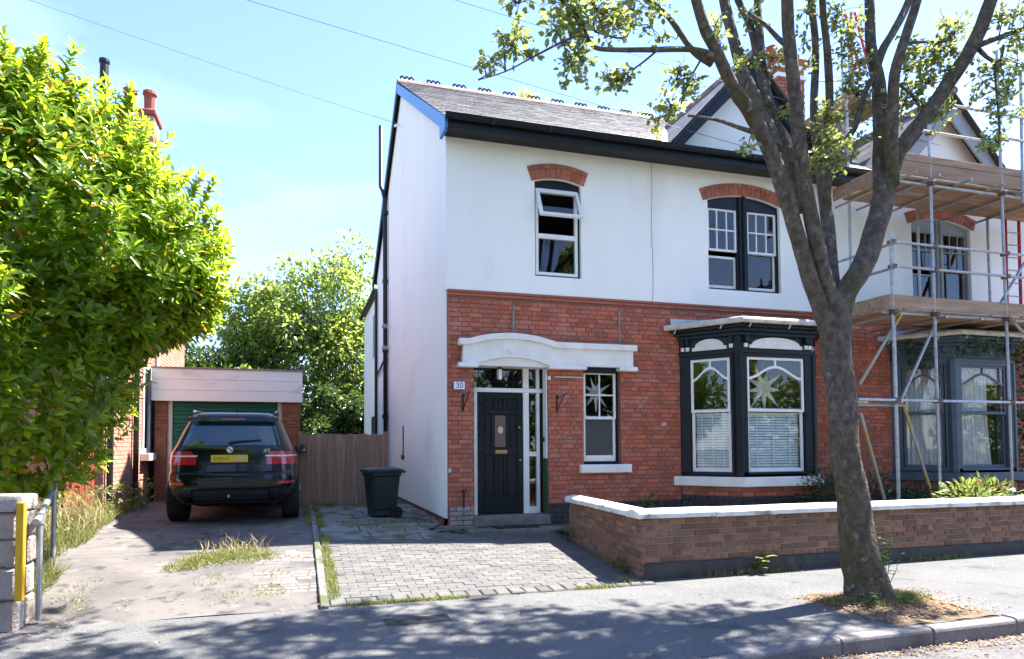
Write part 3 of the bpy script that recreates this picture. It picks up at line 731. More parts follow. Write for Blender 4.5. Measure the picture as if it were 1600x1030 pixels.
# roof: underlay, then slates
mb = MB()
mb.prism([(EY, EZ - .03), (RY, RZ - .03), (9.7, EZ - .10), (9.7, EZ - .16), (RY, RZ - .1), (EY, EZ - .08)], -.10, PARTY, YZ)
mb.build('roof_base', 'slateback', house)
def gable_z(x): return max(GAP - GSL * abs(x - GX1), GAP - GSL * abs(x - GX2))
def main_slates(x0, x1, parent, n):
    L = math.hypot(RY - EY, RZ - EZ); dn = Vector((0, (RY - EY), (RZ - EZ))).normalized(); nrm = Vector((0, -dn.z, dn.y))
    specs = []; ex = .195; rows = int(L / ex); rng = random.Random(21)
    for r in range(rows):
        d = (r + .5) * ex
        y, z = EY + d * dn.y, EZ + d * dn.z
        x = x0 - (.127 if r % 2 else 0)
        while x < x1:
            a, b = max(x, x0), min(x + .254, x1)
            cx = (a + b) / 2
            if b - a > .06 and gable_z(cx) + .02 < z + .07:
                m = basis(Vector((1, 0, 0)), -nrm, dn) @ Matrix.Rotation(rng.uniform(-.006, .006), 3, 'Y') @ Matrix.Rotation(-.045 + rng.uniform(-.012, .006), 3, 'X')
                specs.append((Vector((cx, y, z)) + nrm * (.014 + rng.uniform(0, .003)), m, (b - a - .005, .009, ex + .012)))
            x += .254
    lay(parent, 'slate', 'slate', specs, n, 'slates', ch=.0025)
main_slates(-.12, PARTY, house, 240)
# lead valley
mb = MB(); vb = Vector((GX1 - (GAP - EZ) / GSL, EY, EZ + .03)); vt = Vector((GX1, EY + (GAP - EZ) / SL, GAP + .03)); sd = Vector((.12, 0, -.0))
mb.add([vb - sd * 1.6 + Vector((0, -.02, .01)), vb + sd * .3, vt + sd * .2, vt - sd], [(0, 1, 2, 3)]); mb.build('valley_lead', 'leadnew', house)
# ridge tiles with pierced crests
x = -.12
for i in range(14):
    mb = MB()
    prof = [(-.15, -.10), (-.11, -.03), (-.05, .02), (0, .035), (.05, .02), (.11, -.03), (.15, -.10), (.12, -.10), (.09, -.045), (0, .005), (-.09, -.045), (-.12, -.10)]
    mb.prism([(RY + p, RZ + .035 + q) for p, q in prof], x + .003, x + .617, YZ)
    t = mb.build('ridge_tile', 'ridge', house)
    cmb = MB(); cx = x + .13
    for k in range(3):
        c = cx + k * .105
        cmb.tube([(c + .047 * math.cos(a), RY, RZ + .10 + .05 * math.sin(a)) for a in frange(-.5, PI + .5, 9)], .021, 6)
    cmb.box(cx - .05, cx + .26, RY - .018, RY + .018, RZ + .05, RZ + .075)
    cmb.build('crest', 'crest', t)
    x += .62
    if x > 5.2 and i > 9: break
# eaves: soffit, fascia, gutter
box('soffit', 'black', house, -.09, PARTY, -.40, -.03, 6.085, 6.105)
box('fascia', 'black', house, -.10, PARTY, -.425, -.40, 6.03, 6.215, bevel=.004)
mb = MB(); prof = [(.0, .0), (-.02, -.055), (-.065, -.08), (-.105, -.055), (-.12, .0), (-.112, .0), (-.098, -.045), (-.065, -.068), (-.028, -.045), (-.01, .0)]
mb.prism([(-.428 + p, 6.225 + q) for p, q in prof], -.14, PARTY, YZ); mb.build('gutter', 'black', house)
for i in range(8): MB().prism([(-.43 + p * 1.06, 6.222 + q * 1.1) for p, q in prof[:5]], .6 + i * .95, .64 + i * .95, YZ).build('gutter_bracket', 'blackmatt', house)
# barge boards on the side gable
def barge(name, mat, p0, p1, w, y_off=0):
    (ya, za), (yb, zb) = p0, p1
    MB().prism([(ya, za), (yb, zb), (yb, zb - w), (ya, za - w)], -.125, -.085, YZ).build(name, mat, house, bevel=.004)
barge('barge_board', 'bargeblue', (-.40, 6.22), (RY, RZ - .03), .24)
barge('barge_board', 'black', (RY, RZ - .03), (9.75, EZ - .1), .26)
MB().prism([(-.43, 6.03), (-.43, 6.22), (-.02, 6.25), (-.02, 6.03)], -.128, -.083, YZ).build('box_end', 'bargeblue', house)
MB().tube([(-.16, 4.72, 8.50), (-.08, 4.55, 8.46)], .03, 6).build('cable_bracket', 'white', house)
# pipes on the side wall
MB().tube([(-.16, 7.35, 9.75), (-.16, 7.35, 8.1), (-.13, 7.05, 7.85), (-.10, 6.95, 7.6), (-.10, 6.75, .1)], .06, 10).build('soil_pipe', 'blackmatt', house, smooth=True)
for z in (7.2, 5.4, 3.6, 1.9): MB().tube([(-.10, 6.9, z), (-.10, 6.9, z + .09)], .075, 10).build('pipe_socket', 'blackmatt', house)
MB().tube([(-.08, 9.1, 5.7), (-.08, 9.1, 0)], .045, 8).build('rear_downpipe', 'blackmatt', house)
MB().tube([(-.08, 9.1, 3.2), (-.08, 8.2, 3.3), (-.10, 6.9, 3.45)], .03, 8).build('waste_pipe', 'blackmatt', house)
for z in (4.2, 3.65): MB().lathe([(.0, -.05), (.07, -.04), (.075, .0), (.06, .05), (0, .06)], (-.16, 6.5, z), 10).build('security_lamp', 'greypaint', house)
box('vent_slot', 'slateblue', house, -.035, -.018, 4.3, 4.42, .98, 1.62)
box('vent_sill', 'blackmatt', house, -.06, -.018, 4.25, 4.47, .88, .98, bevel=.005)
box('rear_window_frame', 'greypaint', house, -.03, -.015, 9.6, 10.4, 3.9, 5.2)
box('rear_window_frame', 'black', house, -.03, -.015, 9.9, 10.8, 1.1, 2.1)

# ------------------------------------------------ ground floor front: brick
holes = [(.43, 1.68, -.3, 2.62), (2.32, 3.0, .84, 2.45), (4.16, 6.9, -.3, 3.14)]
holed_panel('brick_backing', 'mortar', house, [(0.0, -.35), (PARTY, -.35), (PARTY, 3.66), (0.0, 3.66)],
            [[(a, c), (b, c), (b, d), (a, d)] for a, b, c, d in [(.43, 1.68, -.3, 2.62), (2.32, 3.0, .84, 2.45), (4.16, 6.9, -.3, 3.12)]], .009, .28)
sp = brick_specs(0.005, PARTY, .21, 3.55, keeper(holes), (0, 0, 0), (1, 0, 0), (0, -1, 0))
lay(house, 'brick', 'brick', sp, 290, 'brickwork', order=lambda s: (0 if s[0][0] < 4.2 else 50) + (Vector(s[0]) - CAM_POS).length)
bl = brick_specs(1.68, PARTY, -.24, .21, keeper([(4.16, 6.9, -1, 9)]), (0, -.012, 0), (1, 0, 0), (0, -1, 0), bond='str', bl=.235)
lay(house, 'plinth_brick', 'bluebrick', bl, 90)
bl = brick_specs(.02, .43, -.24, .21, keeper([]), (0, -.012, 0), (1, 0, 0), (0, -1, 0), bond='str')
lay(house, 'plinth_stone', 'stone', bl, 40)
# moulded string course under the render
for i, (z0, z1, o) in enumerate(((3.555, 3.60, .02), (3.60, 3.64, .045))):
    box('string_course', 'brick', house, 0, PARTY, -o, .02, z0, z1, bevel=.006)
for (x0, z0, z1) in ((1.092, 2.93, 3.44), (2.996, 2.87, 3.45)):
    box('tie_strap', 'zinc', house, x0 - .017, x0 + .017, -.014, .004, z0, z1, bevel=.003)
box('air_brick', 'mortar', house, 3.40, 3.50, -.006, .01, 1.62, 1.72)
# door surround: one painted stone canopy
def canopy():
    root = house
    def zc(x):   # top line: raised segment over the door
        t = (x - 1.05) / .74
        return 2.85 + (.115 * (1 - t * t) if abs(t) < 1 else 0)
    xs = frange(.16, .31, 2) + frange(.31, 1.79, 18)[1:] + frange(1.79, 3.26, 6)[1:]
    top = [(x, zc(x)) for x in xs]
    band = MB().prism(top + [(x, z - .10) for x, z in reversed(top)], -.15, .0, XZ).build('canopy_cornice', 'stone_white', root, bevel=.008)
    lo = [(.43, 2.47)] + [(x, 2.47 + .11 * (1 - ((x - 1.06) / .60) ** 2)) for x in frange(.47, 1.65, 14)] + [(1.69, 2.47), (3.2, 2.47), (3.2, 2.755)]
    up = [(x, zc(x) - .09) for x in xs if .22 <= x <= 3.2]
    poly = [(.22, 2.42), (.43, 2.42)] + lo + up[::-1]
    MB().prism([(.22, 2.47)] + lo + up[::-1], -.10, .0, XZ).build('canopy_frieze', 'stone_white', root)
    MB().prism([(.43, 2.44), (1.69, 2.44), (1.69, 2.475)] + lo[1:-3][::-1] + [(.43, 2.475)], -.05, .28, XZ).build('arch_infill', 'stone_white', root)
    for a, b, zz in ((.15, .47, 2.40), (1.66, 2.33, 2.41), (2.93, 3.27, 2.41)):
        MB().prism([(-.14, zz), (-.14, zz + .05), (-.11, zz + .075), (0, zz + .075), (0, zz)], a, b, YZ).build('canopy_bracket', 'stone_white', root, bevel=.005)
    box('window_head', 'black', root, 2.33, 2.93, -.0, .16, 2.38, 2.475)
    MB().tube([(1.80, -.02, 2.29), (2.30, -.02, 2.29)], .014, 6).build('conduit', 'cream', root)
canopy()

# front door, frame, fanlight and side light
FY = .27
door = MB().box(.43, 1.68, FY + .10, FY + .12, -.02, 2.62).build('door_lining', 'black', house)
def part(nm, mat, x0, x1, z0, z1, y0=FY - .03, y1=FY + .07, bevel=.006, par=door): return box(nm, mat, par, x0, x1, y0, y1, z0, z1, bevel=bevel)
part('door_post', 'white', .43, .545, -.02, 2.04)
part('door_post', 'white', 1.34, 1.44, -.02, 2.56)
part('door_post', 'white', 1.575, 1.63, -.02, 2.56)
part('door_post', 'black', 1.632, 1.68, -.02, 2.5, FY - .02)  # plain black strip between the side light and the reveal
part('transom', 'white', .43, 1.68, 2.04, 2.11, FY - .045)
part('side_light_sill', 'white', 1.44, 1.59, -.02, .15)
part('side_light_rail', 'white', 1.44, 1.59, .98, 1.06)
part('side_light_pane', 'glass_dark', 1.44, 1.59, .15, .98, FY + .02, FY + .03, 0)
part('side_light_pane', 'glass_dark', 1.44, 1.59, 1.06, 2.04, FY + .02, FY + .03, 0)
part('fanlight', 'glass_dark', .43, 1.34, 2.11, 2.62, FY + .02, FY + .03, 0)
part('fanlight', 'glass_dark', 1.44, 1.59, 2.11, 2.62, FY + .02, FY + .03, 0)
for x in frange(.58, 1.28, 7): part('leading', 'iron', x - .004, x + .004, 2.11, 2.6, FY + .014, FY + .02, 0)
for z in (2.22, 2.36): part('leading', 'iron', .45, 1.34, z - .004, z + .004, FY + .012, FY + .018, 0)
leaf = box('door_leaf', 'black', house, .545, 1.34, FY + .01, FY + .05, .05, 2.04, bevel=.004)
X0, X1 = .55, 1.335
def dl(nm, mat, x0, x1, z0, z1, y0=FY - .010, y1=FY + .012, bevel=.006): return box(nm, mat, leaf, x0, x1, y0, y1, z0, z1, bevel=bevel)
for a, b, c, d in ((X0, X0 + .10, .05, 2.03), (X1 - .10, X1, .05, 2.03), (X0 + .1, X1 - .1, .05, .30), (X0 + .1, X1 - .1, 1.93, 2.03), (X0 + .1, X1 - .1, 1.0, 1.12), (X0 + .1, X1 - .1, 1.68, 1.75), (X0 + .29, X0 + .335, .30, 1.0), (X1 - .335, X1 - .29, .30, 1.0), (X0 + .24, X0 + .30, 1.12, 1.68), (X1 - .30, X1 - .24, 1.12, 1.68), (X0 + .29, X0 + .34, 1.75, 1.93), (X1 - .34, X1 - .29, 1.75, 1.93)):
    dl('door_rail', 'black', a, b, c, d)
for a, b, c, d in ((X0 + .13, X0 + .27, .34, .97), (X0 + .36, X1 - .36, .34, .97), (X1 - .27, X1 - .13, .34, .97), (X0 + .13, X0 + .22, 1.16, 1.65), (X1 - .22, X1 - .13, 1.16, 1.65), (X0 + .13, X0 + .27, 1.78, 1.91), (X0 + .36, X1 - .36, 1.78, 1.91), (X1 - .27, X1 - .13, 1.78, 1.91)):
    dl('door_panel', 'black', a, b, c, d, FY - .002, FY + .012, .008)
dl('door_glass', 'doorglass', X0 + .30, X1 - .30, 1.14, 1.66, FY - .004, FY + .012, .002)
MB().lathe([(.0, -.004), (.045, -.003), (.045, .003), (0, .004)], (0, 0, 0), 20)
mb = MB(); mb.prism([(.945 + .045 * math.cos(t), 1.42 + .06 * math.sin(t)) for t in frange(0, 2 * PI, 20)[:-1]], FY - .008, FY - .003, XZ); mb.build('glass_roundel', 'cream', leaf)
dl('letter_box', 'brass', .85, 1.06, 1.03, 1.09, FY - .018, FY, .004)
for x, z in ((1.255, 1.46), (1.27, .92)):
    o = MB().lathe([(.0, 0), (.03, .004), (.012, .012), (.012, .03), (.028, .045), (.022, .062), (0, .066)], (0, 0, 0), 14).build('door_knob', 'brass', leaf, smooth=True)
    o.data.transform(Matrix.Translation((x, FY - .01, z)) @ Matrix.Rotation(PI / 2, 4, 'X'))
box('reveal_lining', 'white', house, 1.66, 1.678, .02, .17, .95, 2.43)
box('reveal_lining', 'greenpaint', house, 1.655, 1.678, .02, .17, -.06, .95)
box('door_bell', 'blackmatt', house, 1.635, 1.66, .10, .14, 1.22, 1.30, bevel=.004)
box('door_sill', 'stonestep', house, .40, 1.70, -.06, .42, -.12, .04, bevel=.012)
box('door_step', 'stonestep', house, .22, 1.78, -.42, -.02, -.30, -.13, bevel=.015, seg=2)
tag(box('door_mat', 'blackmatt', None, .70, 1.42, -.30, -.07, -.128, -.112, bevel=.004), 'dark doormat on the stone step below the black front door', 'doormat')
# small window beside the door
sw = box('window_frame', 'black', house, 2.30, 3.01, .10, .20, .83, 2.46)
bpy.data.objects.remove(sw)
def frame(name, mat, parent, x0, x1, z0, z1, y0, y1, t, bevel=.004, tb=None, tr=None):
    mb = MB()
    tb = tb or t
    mb.box(x0, x0 + t, y0, y1, z0, z1, tr).box(x1 - t, x1, y0, y1, z0, z1, tr).box(x0 + t, x1 - t, y0, y1, z1 - t, z1, tr).box(x0 + t, x1 - t, y0, y1, z0, z0 + tb, tr)
    return mb.build(name, mat, parent, bevel=bevel)
win = frame('window', 'black', house, 2.31, 3.01, .84, 2.46, .10, .20, .045)
frame('upper_sash', 'white', win, 2.355, 2.955, 1.60, 2.40, .08, .12, .04)
frame('lower_sash', 'white', win, 2.355, 2.955, .89, 1.655, .11, .15, .045, tb=.10)
for a in ((2.645, 2.665, 1.63, 2.37), ): box('glazing_bar', 'white', win, a[0], a[1], .085, .115, a[2], a[3])
box('glazing_bar', 'white', win, 2.385, 2.925, .084, .114, 2.0, 2.02)
box('pane', 'glass', win, 2.38, 2.93, .098, .102, 1.63, 2.38)
box('pane', 'obscure', win, 2.38, 2.93, .128, .132, .95, 1.63)
box('window_sill', 'stone_white', house, 2.23, 3.16, -.09, .10, .70, .84, bevel=.01)

# casement window upstairs with its top light pushed open
c1 = MB(); c1.prism(arc_poly(1.475, 2.295, 3.955, 5.495, .12)[0], .14, .15, XZ)
win = frame('window', 'black', house, 1.47, 2.30, 3.95, 5.46, .05, .12, .035)
MB().prism([(1.47, 5.40)] + [(x, z) for x, z in reversed(W1[2:])][0:0] + [(2.30, 5.40)] + W1[2:], .05, .12, XZ).build('window_head', 'black', win)
frame('casement_frame', 'white', win, 1.50, 2.255, 3.985, 5.44, .02, .08, .05)
box('mullion', 'white', win, 1.55, 2.205, .02, .08, 4.60, 4.68, bevel=.004)
box('pane', 'glass', win, 1.54, 2.21, .05, .054, 4.03, 4.61)
TILT = math.radians(24)
def tl(x, y, z):   # opening light, hinged at the top
    dz = z - 5.38; dy = y - .02
    return (x, .02 + dy * math.cos(TILT) + dz * math.sin(TILT), 5.38 + dz * math.cos(TILT) - dy * math.sin(TILT))
ol = frame('top_light', 'white', win, 1.50, 2.255, 4.86, 5.40, -.02, .03, .055, tr=tl)
box('pane', 'glass', ol, 1.55, 2.205, .0, .004, 4.91, 5.35, tr=tl)
# sash pair upstairs
def sash_pair(parent, off, dark, pale, open1=.12):
    X = lambda x: x + off
    poly = [(X(p), q) for p, q in W2]
    w = MB().prism(poly, .16, .17, XZ); 
    win = box('window', dark, parent, X(5.44), X(5.60), .0, .13, 3.945, 5.68, bevel=.01)
    head = [(X(4.765), 5.455), (X(6.295), 5.455)] + [(X(p), q - .003) for p, q in W2[2:]]
    MB().prism(head, .04, .13, XZ).build('window_head', dark, win)
    MB().tube([(X(5.525), -.012, 3.96), (X(5.525), -.012, 5.70)], .028, 8).build('mullion_bead', dark, win)
    for a, b in ((4.765, 5.44), (5.60, 6.295)):
        frame('box_frame', dark, win, X(a), X(b), 3.945, 5.465, .03, .14, .035)
        u0, u1 = X(a + .03), X(b - .03)
        us = frame('upper_sash', pale, win, u0, u1, 4.66, 5.44, .045, .085, .04)
        for k in (1, 2):
            xx = u0 + (u1 - u0) * k / 3; box('glazing_bar', pale, win, xx - .011, xx + .011, .05, .08, 4.70, 5.40)
        box('glazing_bar', pale, win, u0 + .04, u1 - .04, .049, .081, 5.04, 5.064)
        box('pane', 'glass', win, u0 + .03, u1 - .03, .064, .067, 4.69, 5.41)
        dz = open1 if a < 5 else 0
        frame('lower_sash', pale, win, u0, u1, 3.97 + dz * 0, 4.70 - dz, .09, .13, .04, tb=.075)
        box('pane', 'glass', win, u0 + .03, u1 - .03, .108, .111, 4.04, 4.67 - dz)
    return win
sash_pair(house, 0, 'black', 'white')

# ---------------------------------------------------------------- bay windows
def bay(parent, cx, paint, sashp, panelp, gutterp, brickmat='brick'):
    """canted bay centred on cx; returns the three facet frames"""
    P = [Vector((cx - 1.37, 0, 0)), Vector((cx - .73, -.80, 0)), Vector((cx + .73, -.80, 0)), Vector((cx + 1.37, 0, 0))]
    fac = []
    for i in range(3):
        a, b = P[i], P[i + 1]; d = (b - a).normalized(); n = Vector((d.y, -d.x, 0))
        def tr(s, y, z, a=a, d=d, n=n): p = a + d * s - n * y; return (p.x, p.y, z)    # y > 0 goes inwards
        fac.append((tr, (b - a).length))
    def ring(name, mat, o, z0, z1, parent=parent, bevel=0.006, inset=.25):
        """band that follows the bay, pushed out by o"""
        def offs(o):
            q = []
            k = .40 * o
            q.append((cx - 1.37 - 1.25 * o, 0)); q.append((cx - .73 - k, -.80 - o)); q.append((cx + .73 + k, -.80 - o)); q.append((cx + 1.37 + 1.25 * o, 0)); return q
        out = offs(o); inn = offs(-inset)
        return MB().prism(out + inn[::-1], z0, z1, lambda p, q, a: (p, q, a)).build(name, mat, parent, bevel=bevel)
    body = ring('bay', paint, 0.0, .60, .70)
    # dwarf wall of bricks under the sill
    ring('bay_wall', 'mortar', -.012, -.3, .47)
    for tr, L in fac:
        o = Vector(tr(0, 0, 0)); ax = Vector(tr(1, 0, 0)) - o; nn = o - Vector(tr(0, 1, 0))
        lay(parent, 'brick', brickmat, brick_specs(0, L, .30, .47, keeper([]), o, ax, nn, bond='str'), 60)
        lay(parent, 'plinth_brick', 'bluebrick', brick_specs(0, L, -.23, .30, keeper([]), o + nn * .012, ax, nn, bond='str', bl=.235), 90)
    ring('bay_sill', panelp, .13, .46, .62, bevel=.012)
    ring('bay_frieze', paint, -.01, 2.72, 2.99, inset=.2)
    ring('bay_rail', paint, .02, 2.69, 2.75)
    ring('cornice', paint, .05, 2.98, 3.04); ring('cornice', paint, .10, 3.04, 3.10); ring('cornice', paint, .16, 3.10, 3.15)
    # lead roof
    mb = MB()
    lo = [(cx - 1.62, .0), (cx - .83, -1.0), (cx + .83, -1.0), (cx + 1.62, .0)]; hi = [(cx - 1.3, -.0), (cx - .6, -.15), (cx + .6, -.15), (cx + 1.3, -.0)]
    mb.v += [(p, q, 3.17) for p, q in lo] + [(p, q - .004, 3.36) for p, q in hi]
    mb.f += [(0, 1, 5, 4), (1, 2, 6, 5), (2, 3, 7, 6), (4, 5, 6, 7)]; mb.build('bay_roof', 'lead', parent)
    gp = [(cx - 1.66, -.0, 3.19), (cx - .86, -1.04, 3.20), (cx + .86, -1.04, 3.20), (cx + 1.66, .0, 3.19)]
    MB().tube(gp, .05, 8).build('bay_gutter', gutterp, parent)
    for i, t in ((0, .15), (0, .75), (1, .1), (1, .55), (1, .9), (2, .5)):
        a, b = Vector(gp[i]), Vector(gp[i + 1]); c = a.lerp(b, t)
        MB().tube([c + Vector((0, .0, -.055)), c + Vector((0, .05, -.11))], .012, 5).build('gutter_bracket', gutterp, parent)
    # corner posts
    for i, q in enumerate(P):
        s = (-1 if i in (0, 1) else 1)
        w = .075
        if i in (1, 2):
            MB().prism([(q.x - .085, q.y + .12), (q.x - .085 * (1 if i == 1 else .2) , q.y + .02), (q.x - .02, q.y - .02), (q.x + .02, q.y - .02), (q.x + .085 * (1 if i == 2 else .2), q.y + .02), (q.x + .085, q.y + .12)], .62, 2.72, lambda p, r, a: (p, r, a)).build('corner_post', paint, parent, bevel=.006)
    for k, (tr, L) in enumerate(fac):
        m0, m1 = (.20, .17) if k == 0 else ((.13, .17) if k == 1 else (.17, .20))
        m0 = .17 if k == 0 else m0
        s0, s1 = m0, L - m1
        w = box('bay_window', paint, parent, 0, s0, .0, .10, .62, 2.70, tr=tr, bevel=.004)
        box('jamb', paint, w, s1, L, .0, .10, .62, 2.70, tr=tr, bevel=.004)
        box('head', paint, w, s0, s1, .0, .10, 2.63, 2.70, tr=tr)
        box('sill_rail', paint, w, s0, s1, .0, .10, .62, .66, tr=tr)
        frame('upper_sash', sashp, w, s0 + .01, s1 - .01, 1.71, 2.63, .02, .055, .045, tr=tr)
        frame('lower_sash', sashp, w, s0 + .01, s1 - .01, .66, 1.77, .06, .095, .05, tb=.10, tr=tr)
        # ogee glazing bar
        a, b = s0 + .05, s1 - .05; n = 22; up = []; lo_ = []
        for i in range(n + 1):
            t = i / n; s = a + (b - a) * t
            z = 2.27 + .20 * (0.5 - 0.5 * math.cos(2 * PI * t)) ** 0.85
            up.append((s, z + .022)); lo_.append((s, z - .022))
        MB().prism(up + lo_[::-1], .022, .05, lambda p, q, y, tr=tr: tr(p, y, q)).build('glazing_bar', sashp, w)
        box('glazing_bar', sashp, w, (a + b) / 2 - .016, (a + b) / 2 + .016, .023, .049, 2.48, 2.60, tr=tr)
        box('pane', 'glass', w, s0 + .04, s1 - .04, .036, .039, 1.74, 2.60, tr=tr)
        box('pane', 'glass', w, s0 + .04, s1 - .04, .075, .078, .74, 1.74, tr=tr)
        # frieze: white lunette and dentil blocks
        c = (s0 + s1) / 2; hw = (s1 - s0) / 2 - .05
        pol = [(c - hw, 2.775), (c + hw, 2.775), (c + hw, 2.83), (c + hw - .045, 2.835)] + [(c + (hw - .05) * math.cos(t), 2.84 + .125 * math.sin(t)) for t in frange(0.05, PI - .05, 14)] + [(c - hw + .045, 2.835), (c - hw, 2.83)]
        MB().prism(pol, -.012, .02, lambda p, q, y, tr=tr: tr(p, y, q)).build('lunette', panelp, w, bevel=.003)
        for s in [c - hw - .075, c + hw + .075] + ([c - hw - .16] if k == 0 else []) + ([c + hw + .15] if k == 1 else []):
            if s < .02: s = .03
            box('dentil', panelp, w, s - .028, s + .028, -.025, .02, 2.785, 2.85, tr=tr)
            box('corbel', paint, w, s - .036, s + .036, -.06, .0, 2.87, 2.98, tr=tr, bevel=.008)
    return fac
facA = bay(house, GX1, 'black', 'white', 'stone_white', 'gutterw')
box('lead_flashing', 'leadnew', house, 3.98, 4.35, -.02, .0, 3.22, 3.36)

# ---------------------------------------------------------------- things seen in its windows
def star(name, label, c, R, n, tilt, y_ax=Vector((0, -1, 0)), x_ax=Vector((1, 0, 0)), lens=None):
    """folded paper star with raised ribs on both sides"""
    mb = MB(); c = Vector(c); z_ax = Vector((0, 0, 1))
    for i in range(n):
        t = tilt + 2 * PI * i / n; h = PI / n
        Rr = R * (lens[i] if lens else 1)
        def pt(r, a, d): return c + (x_ax * math.cos(a) + z_ax * math.sin(a)) * r + y_ax * d
        tip, l, r = pt(Rr, t, 0), pt(R * .30, t - h, 0), pt(R * .30, t + h, 0)
        f, b = pt(R * .16, t, R * .17), pt(R * .16, t, -R * .17)
        mb.add([tip, l, f, r, b, c + y_ax * R * .1, c - y_ax * R * .1], [(0, 1, 2), (0, 2, 3), (0, 4, 1), (0, 3, 4), (1, 5, 2), (2, 5, 3), (1, 4, 6), (4, 3, 6)])
    mb.tube([c + Vector((0, 0, R * .2)), c + Vector((0, 0, R * 1.25))], .003, 4)
    return tag(mb.build(name, 'paper'), label, 'paper star')
star('paper_star', 'large white folded paper star hanging in the front of the black bay window', (5.40, -.60, 2.13), .46, 9, -PI / 2 + .05, lens=[1, 1.05, .8, .95, .7, 1.0, .9, .75, .95])
star('paper_star', 'white paper star hanging in the small window beside the front door', (2.64, .20, 2.05), .34, 9, -PI / 2, lens=[1, .95, .85, 1, .8, .9, 1, .85, .9])
def blind(tr, s0, s1, z0, z1, label):
    e = thing('venetian_blind', label, 'blind', tr((s0 + s1) / 2, .16, z0), 'venetian blinds in the black bay window')
    n = int((z1 - z0) / .044)
    for i in range(n):
        z = z0 + (i + .5) * (z1 - z0) / n
        mb = MB(); mb.v += [tr(s0, .130, z - .017), tr(s1, .130, z - .017), tr(s1, .152, z + .017), tr(s0, .152, z + .017), tr(s0, .133, z - .014), tr(s1, .133, z - .014), tr(s1, .155, z + .020), tr(s0, .155, z + .020)]
        mb.f += [(0, 1, 2, 3), (4, 5, 6, 7), (0, 1, 5, 4), (2, 3, 7, 6)]
        mb.build('slat', 'blind', e)
    for t in (.18, .5, .82):
        s = s0 + (s1 - s0) * t; box('ladder_tape', 'blind', e, s - .009, s + .009, .122, .125, z0, z1, tr=tr)
    box('head_rail', 'blind', e, s0, s1, .125, .17, z1, z1 + .04, tr=tr)
blind(facA[0][0], .23, facA[0][1] - .22, .74, 1.66, 'white venetian blind in the lower left face of the black bay window')
blind(facA[1][0], .20, facA[1][1] - .22, .74, 1.66, 'white venetian blind in the lower front face of the black bay window')
blind(facA[2][0], .23, facA[2][1] - .22, .74, 1.66, 'white venetian blind in the hidden right face of the black bay window')

# number plaque, basket brackets, lantern, downspout stub
pq = thing('number_plaque', 'white enamel number plaque reading 30 on the brick beside the front door', 'house number', (.186, -.01, 2.05))
box('plate', 'plaque', pq, .095, .277, -.014, -.004, 2.052, 2.176, bevel=.004)
frame('border', 'enamelblue', pq, .087, .285, 2.044, 2.184, -.016, -.003, .009, bevel=0)
text_mesh('numerals', '30', .125, 'enamelblue', pq, (.186, -.0155, 2.112), (1, 0, 0), (0, 0, 1), .001)
for x, lab in ((.245, 'black iron hanging basket bracket left of the front door'), (1.84, 'black iron hanging basket bracket between the front door and small window')):
    b = thing('basket_bracket', lab, 'bracket', (x, 0, 1.70), 'iron brackets beside the front door')
    box('back_plate', 'iron', b, x - .013, x + .013, -.012, -.002, 1.70, 1.99)
    MB().tube([(x, -.012, 1.95), (x + .02, -.20, 1.965), (x + .03, -.32, 1.98), (x + .035, -.34, 2.01)], .008, 6).build('arm', 'iron', b)
    MB().tube([(x, -.012, 1.72), (x + .01, -.06, 1.80), (x + .02, -.16, 1.88), (x + .025, -.25, 1.965)], .008, 6).build('scroll', 'iron', b)
ln = thing('porch_lantern', 'small lantern with a pale glass hanging in front of the fanlight', 'lantern', (.90, .14, 2.2))
MB().tube([(.90, .14, 2.58), (.90, .14, 2.46)], .005, 5).build('chain', 'iron', ln)
MB().lathe([(.01, .46), (.055, .42), (.05, .41)], (.90, .14, 2.0), 8).build('cap', 'iron', ln)
MB().lathe([(.03, .24), (.042, .26), (.046, .40), (.03, .41)], (.90, .14, 2.0), 8).build('glass_body', 'plaque', ln)
for k in range(4):
    t = PI / 4 + k * PI / 2; MB().tube([(.90 + .05 * math.cos(t), .14 + .05 * math.sin(t), 2.24), (.90 + .054 * math.cos(t), .14 + .054 * math.sin(t), 2.42)], .005, 4).build('frame_bar', 'iron', ln)
st = thing('boot_scraper', 'rusty iron boot scraper on the wall at the left of the door', 'boot scraper', (.245, -.05, .15))
MB().tube([(.245, -.03, .18), (.245, -.04, .38), (.245, -.07, .44), (.22, -.07, .46)], .014, 6).build('stem', 'iron', st)
MB().lathe([(.0, 0), (.03, .01), (.03, .05), (0, .06)], (.235, -.06, .42), 8).build('knob', 'iron', st)

# ---------------------------------------------------------------- the adjoining house on the right
nh = thing('house', 'adjoining white house under scaffolding with grey bay window and white curtains', 'house', (11.8, 4.5, -.1))
W3, A3 = arc_poly(9.42, 10.96, 3.94, 5.555, .13)
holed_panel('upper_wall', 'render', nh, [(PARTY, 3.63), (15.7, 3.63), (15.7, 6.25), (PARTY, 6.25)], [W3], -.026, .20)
voussoirs(nh, A3, .225, -.046, 19)
sash_pair(nh, 4.66, 'greypaint', 'greypaint')
gable_front(nh, GX2, 'render', 'greypaint', .34)
holed_panel('brick_backing', 'mortar', nh, [(PARTY, -.35), (15.7, -.35), (15.7, 3.66), (PARTY, 3.66)], [[(8.83, -.3), (11.57, -.3), (11.57, 3.12), (8.83, 3.12)]], .010, .28)
lay(nh, 'brick', 'brick', brick_specs(PARTY + .005, 12.6, .21, 3.55, keeper([(8.83, 11.57, -.3, 3.14)]), (0, 0, 0), (1, 0, 0), (0, -1, 0)), 250, 'brickwork')
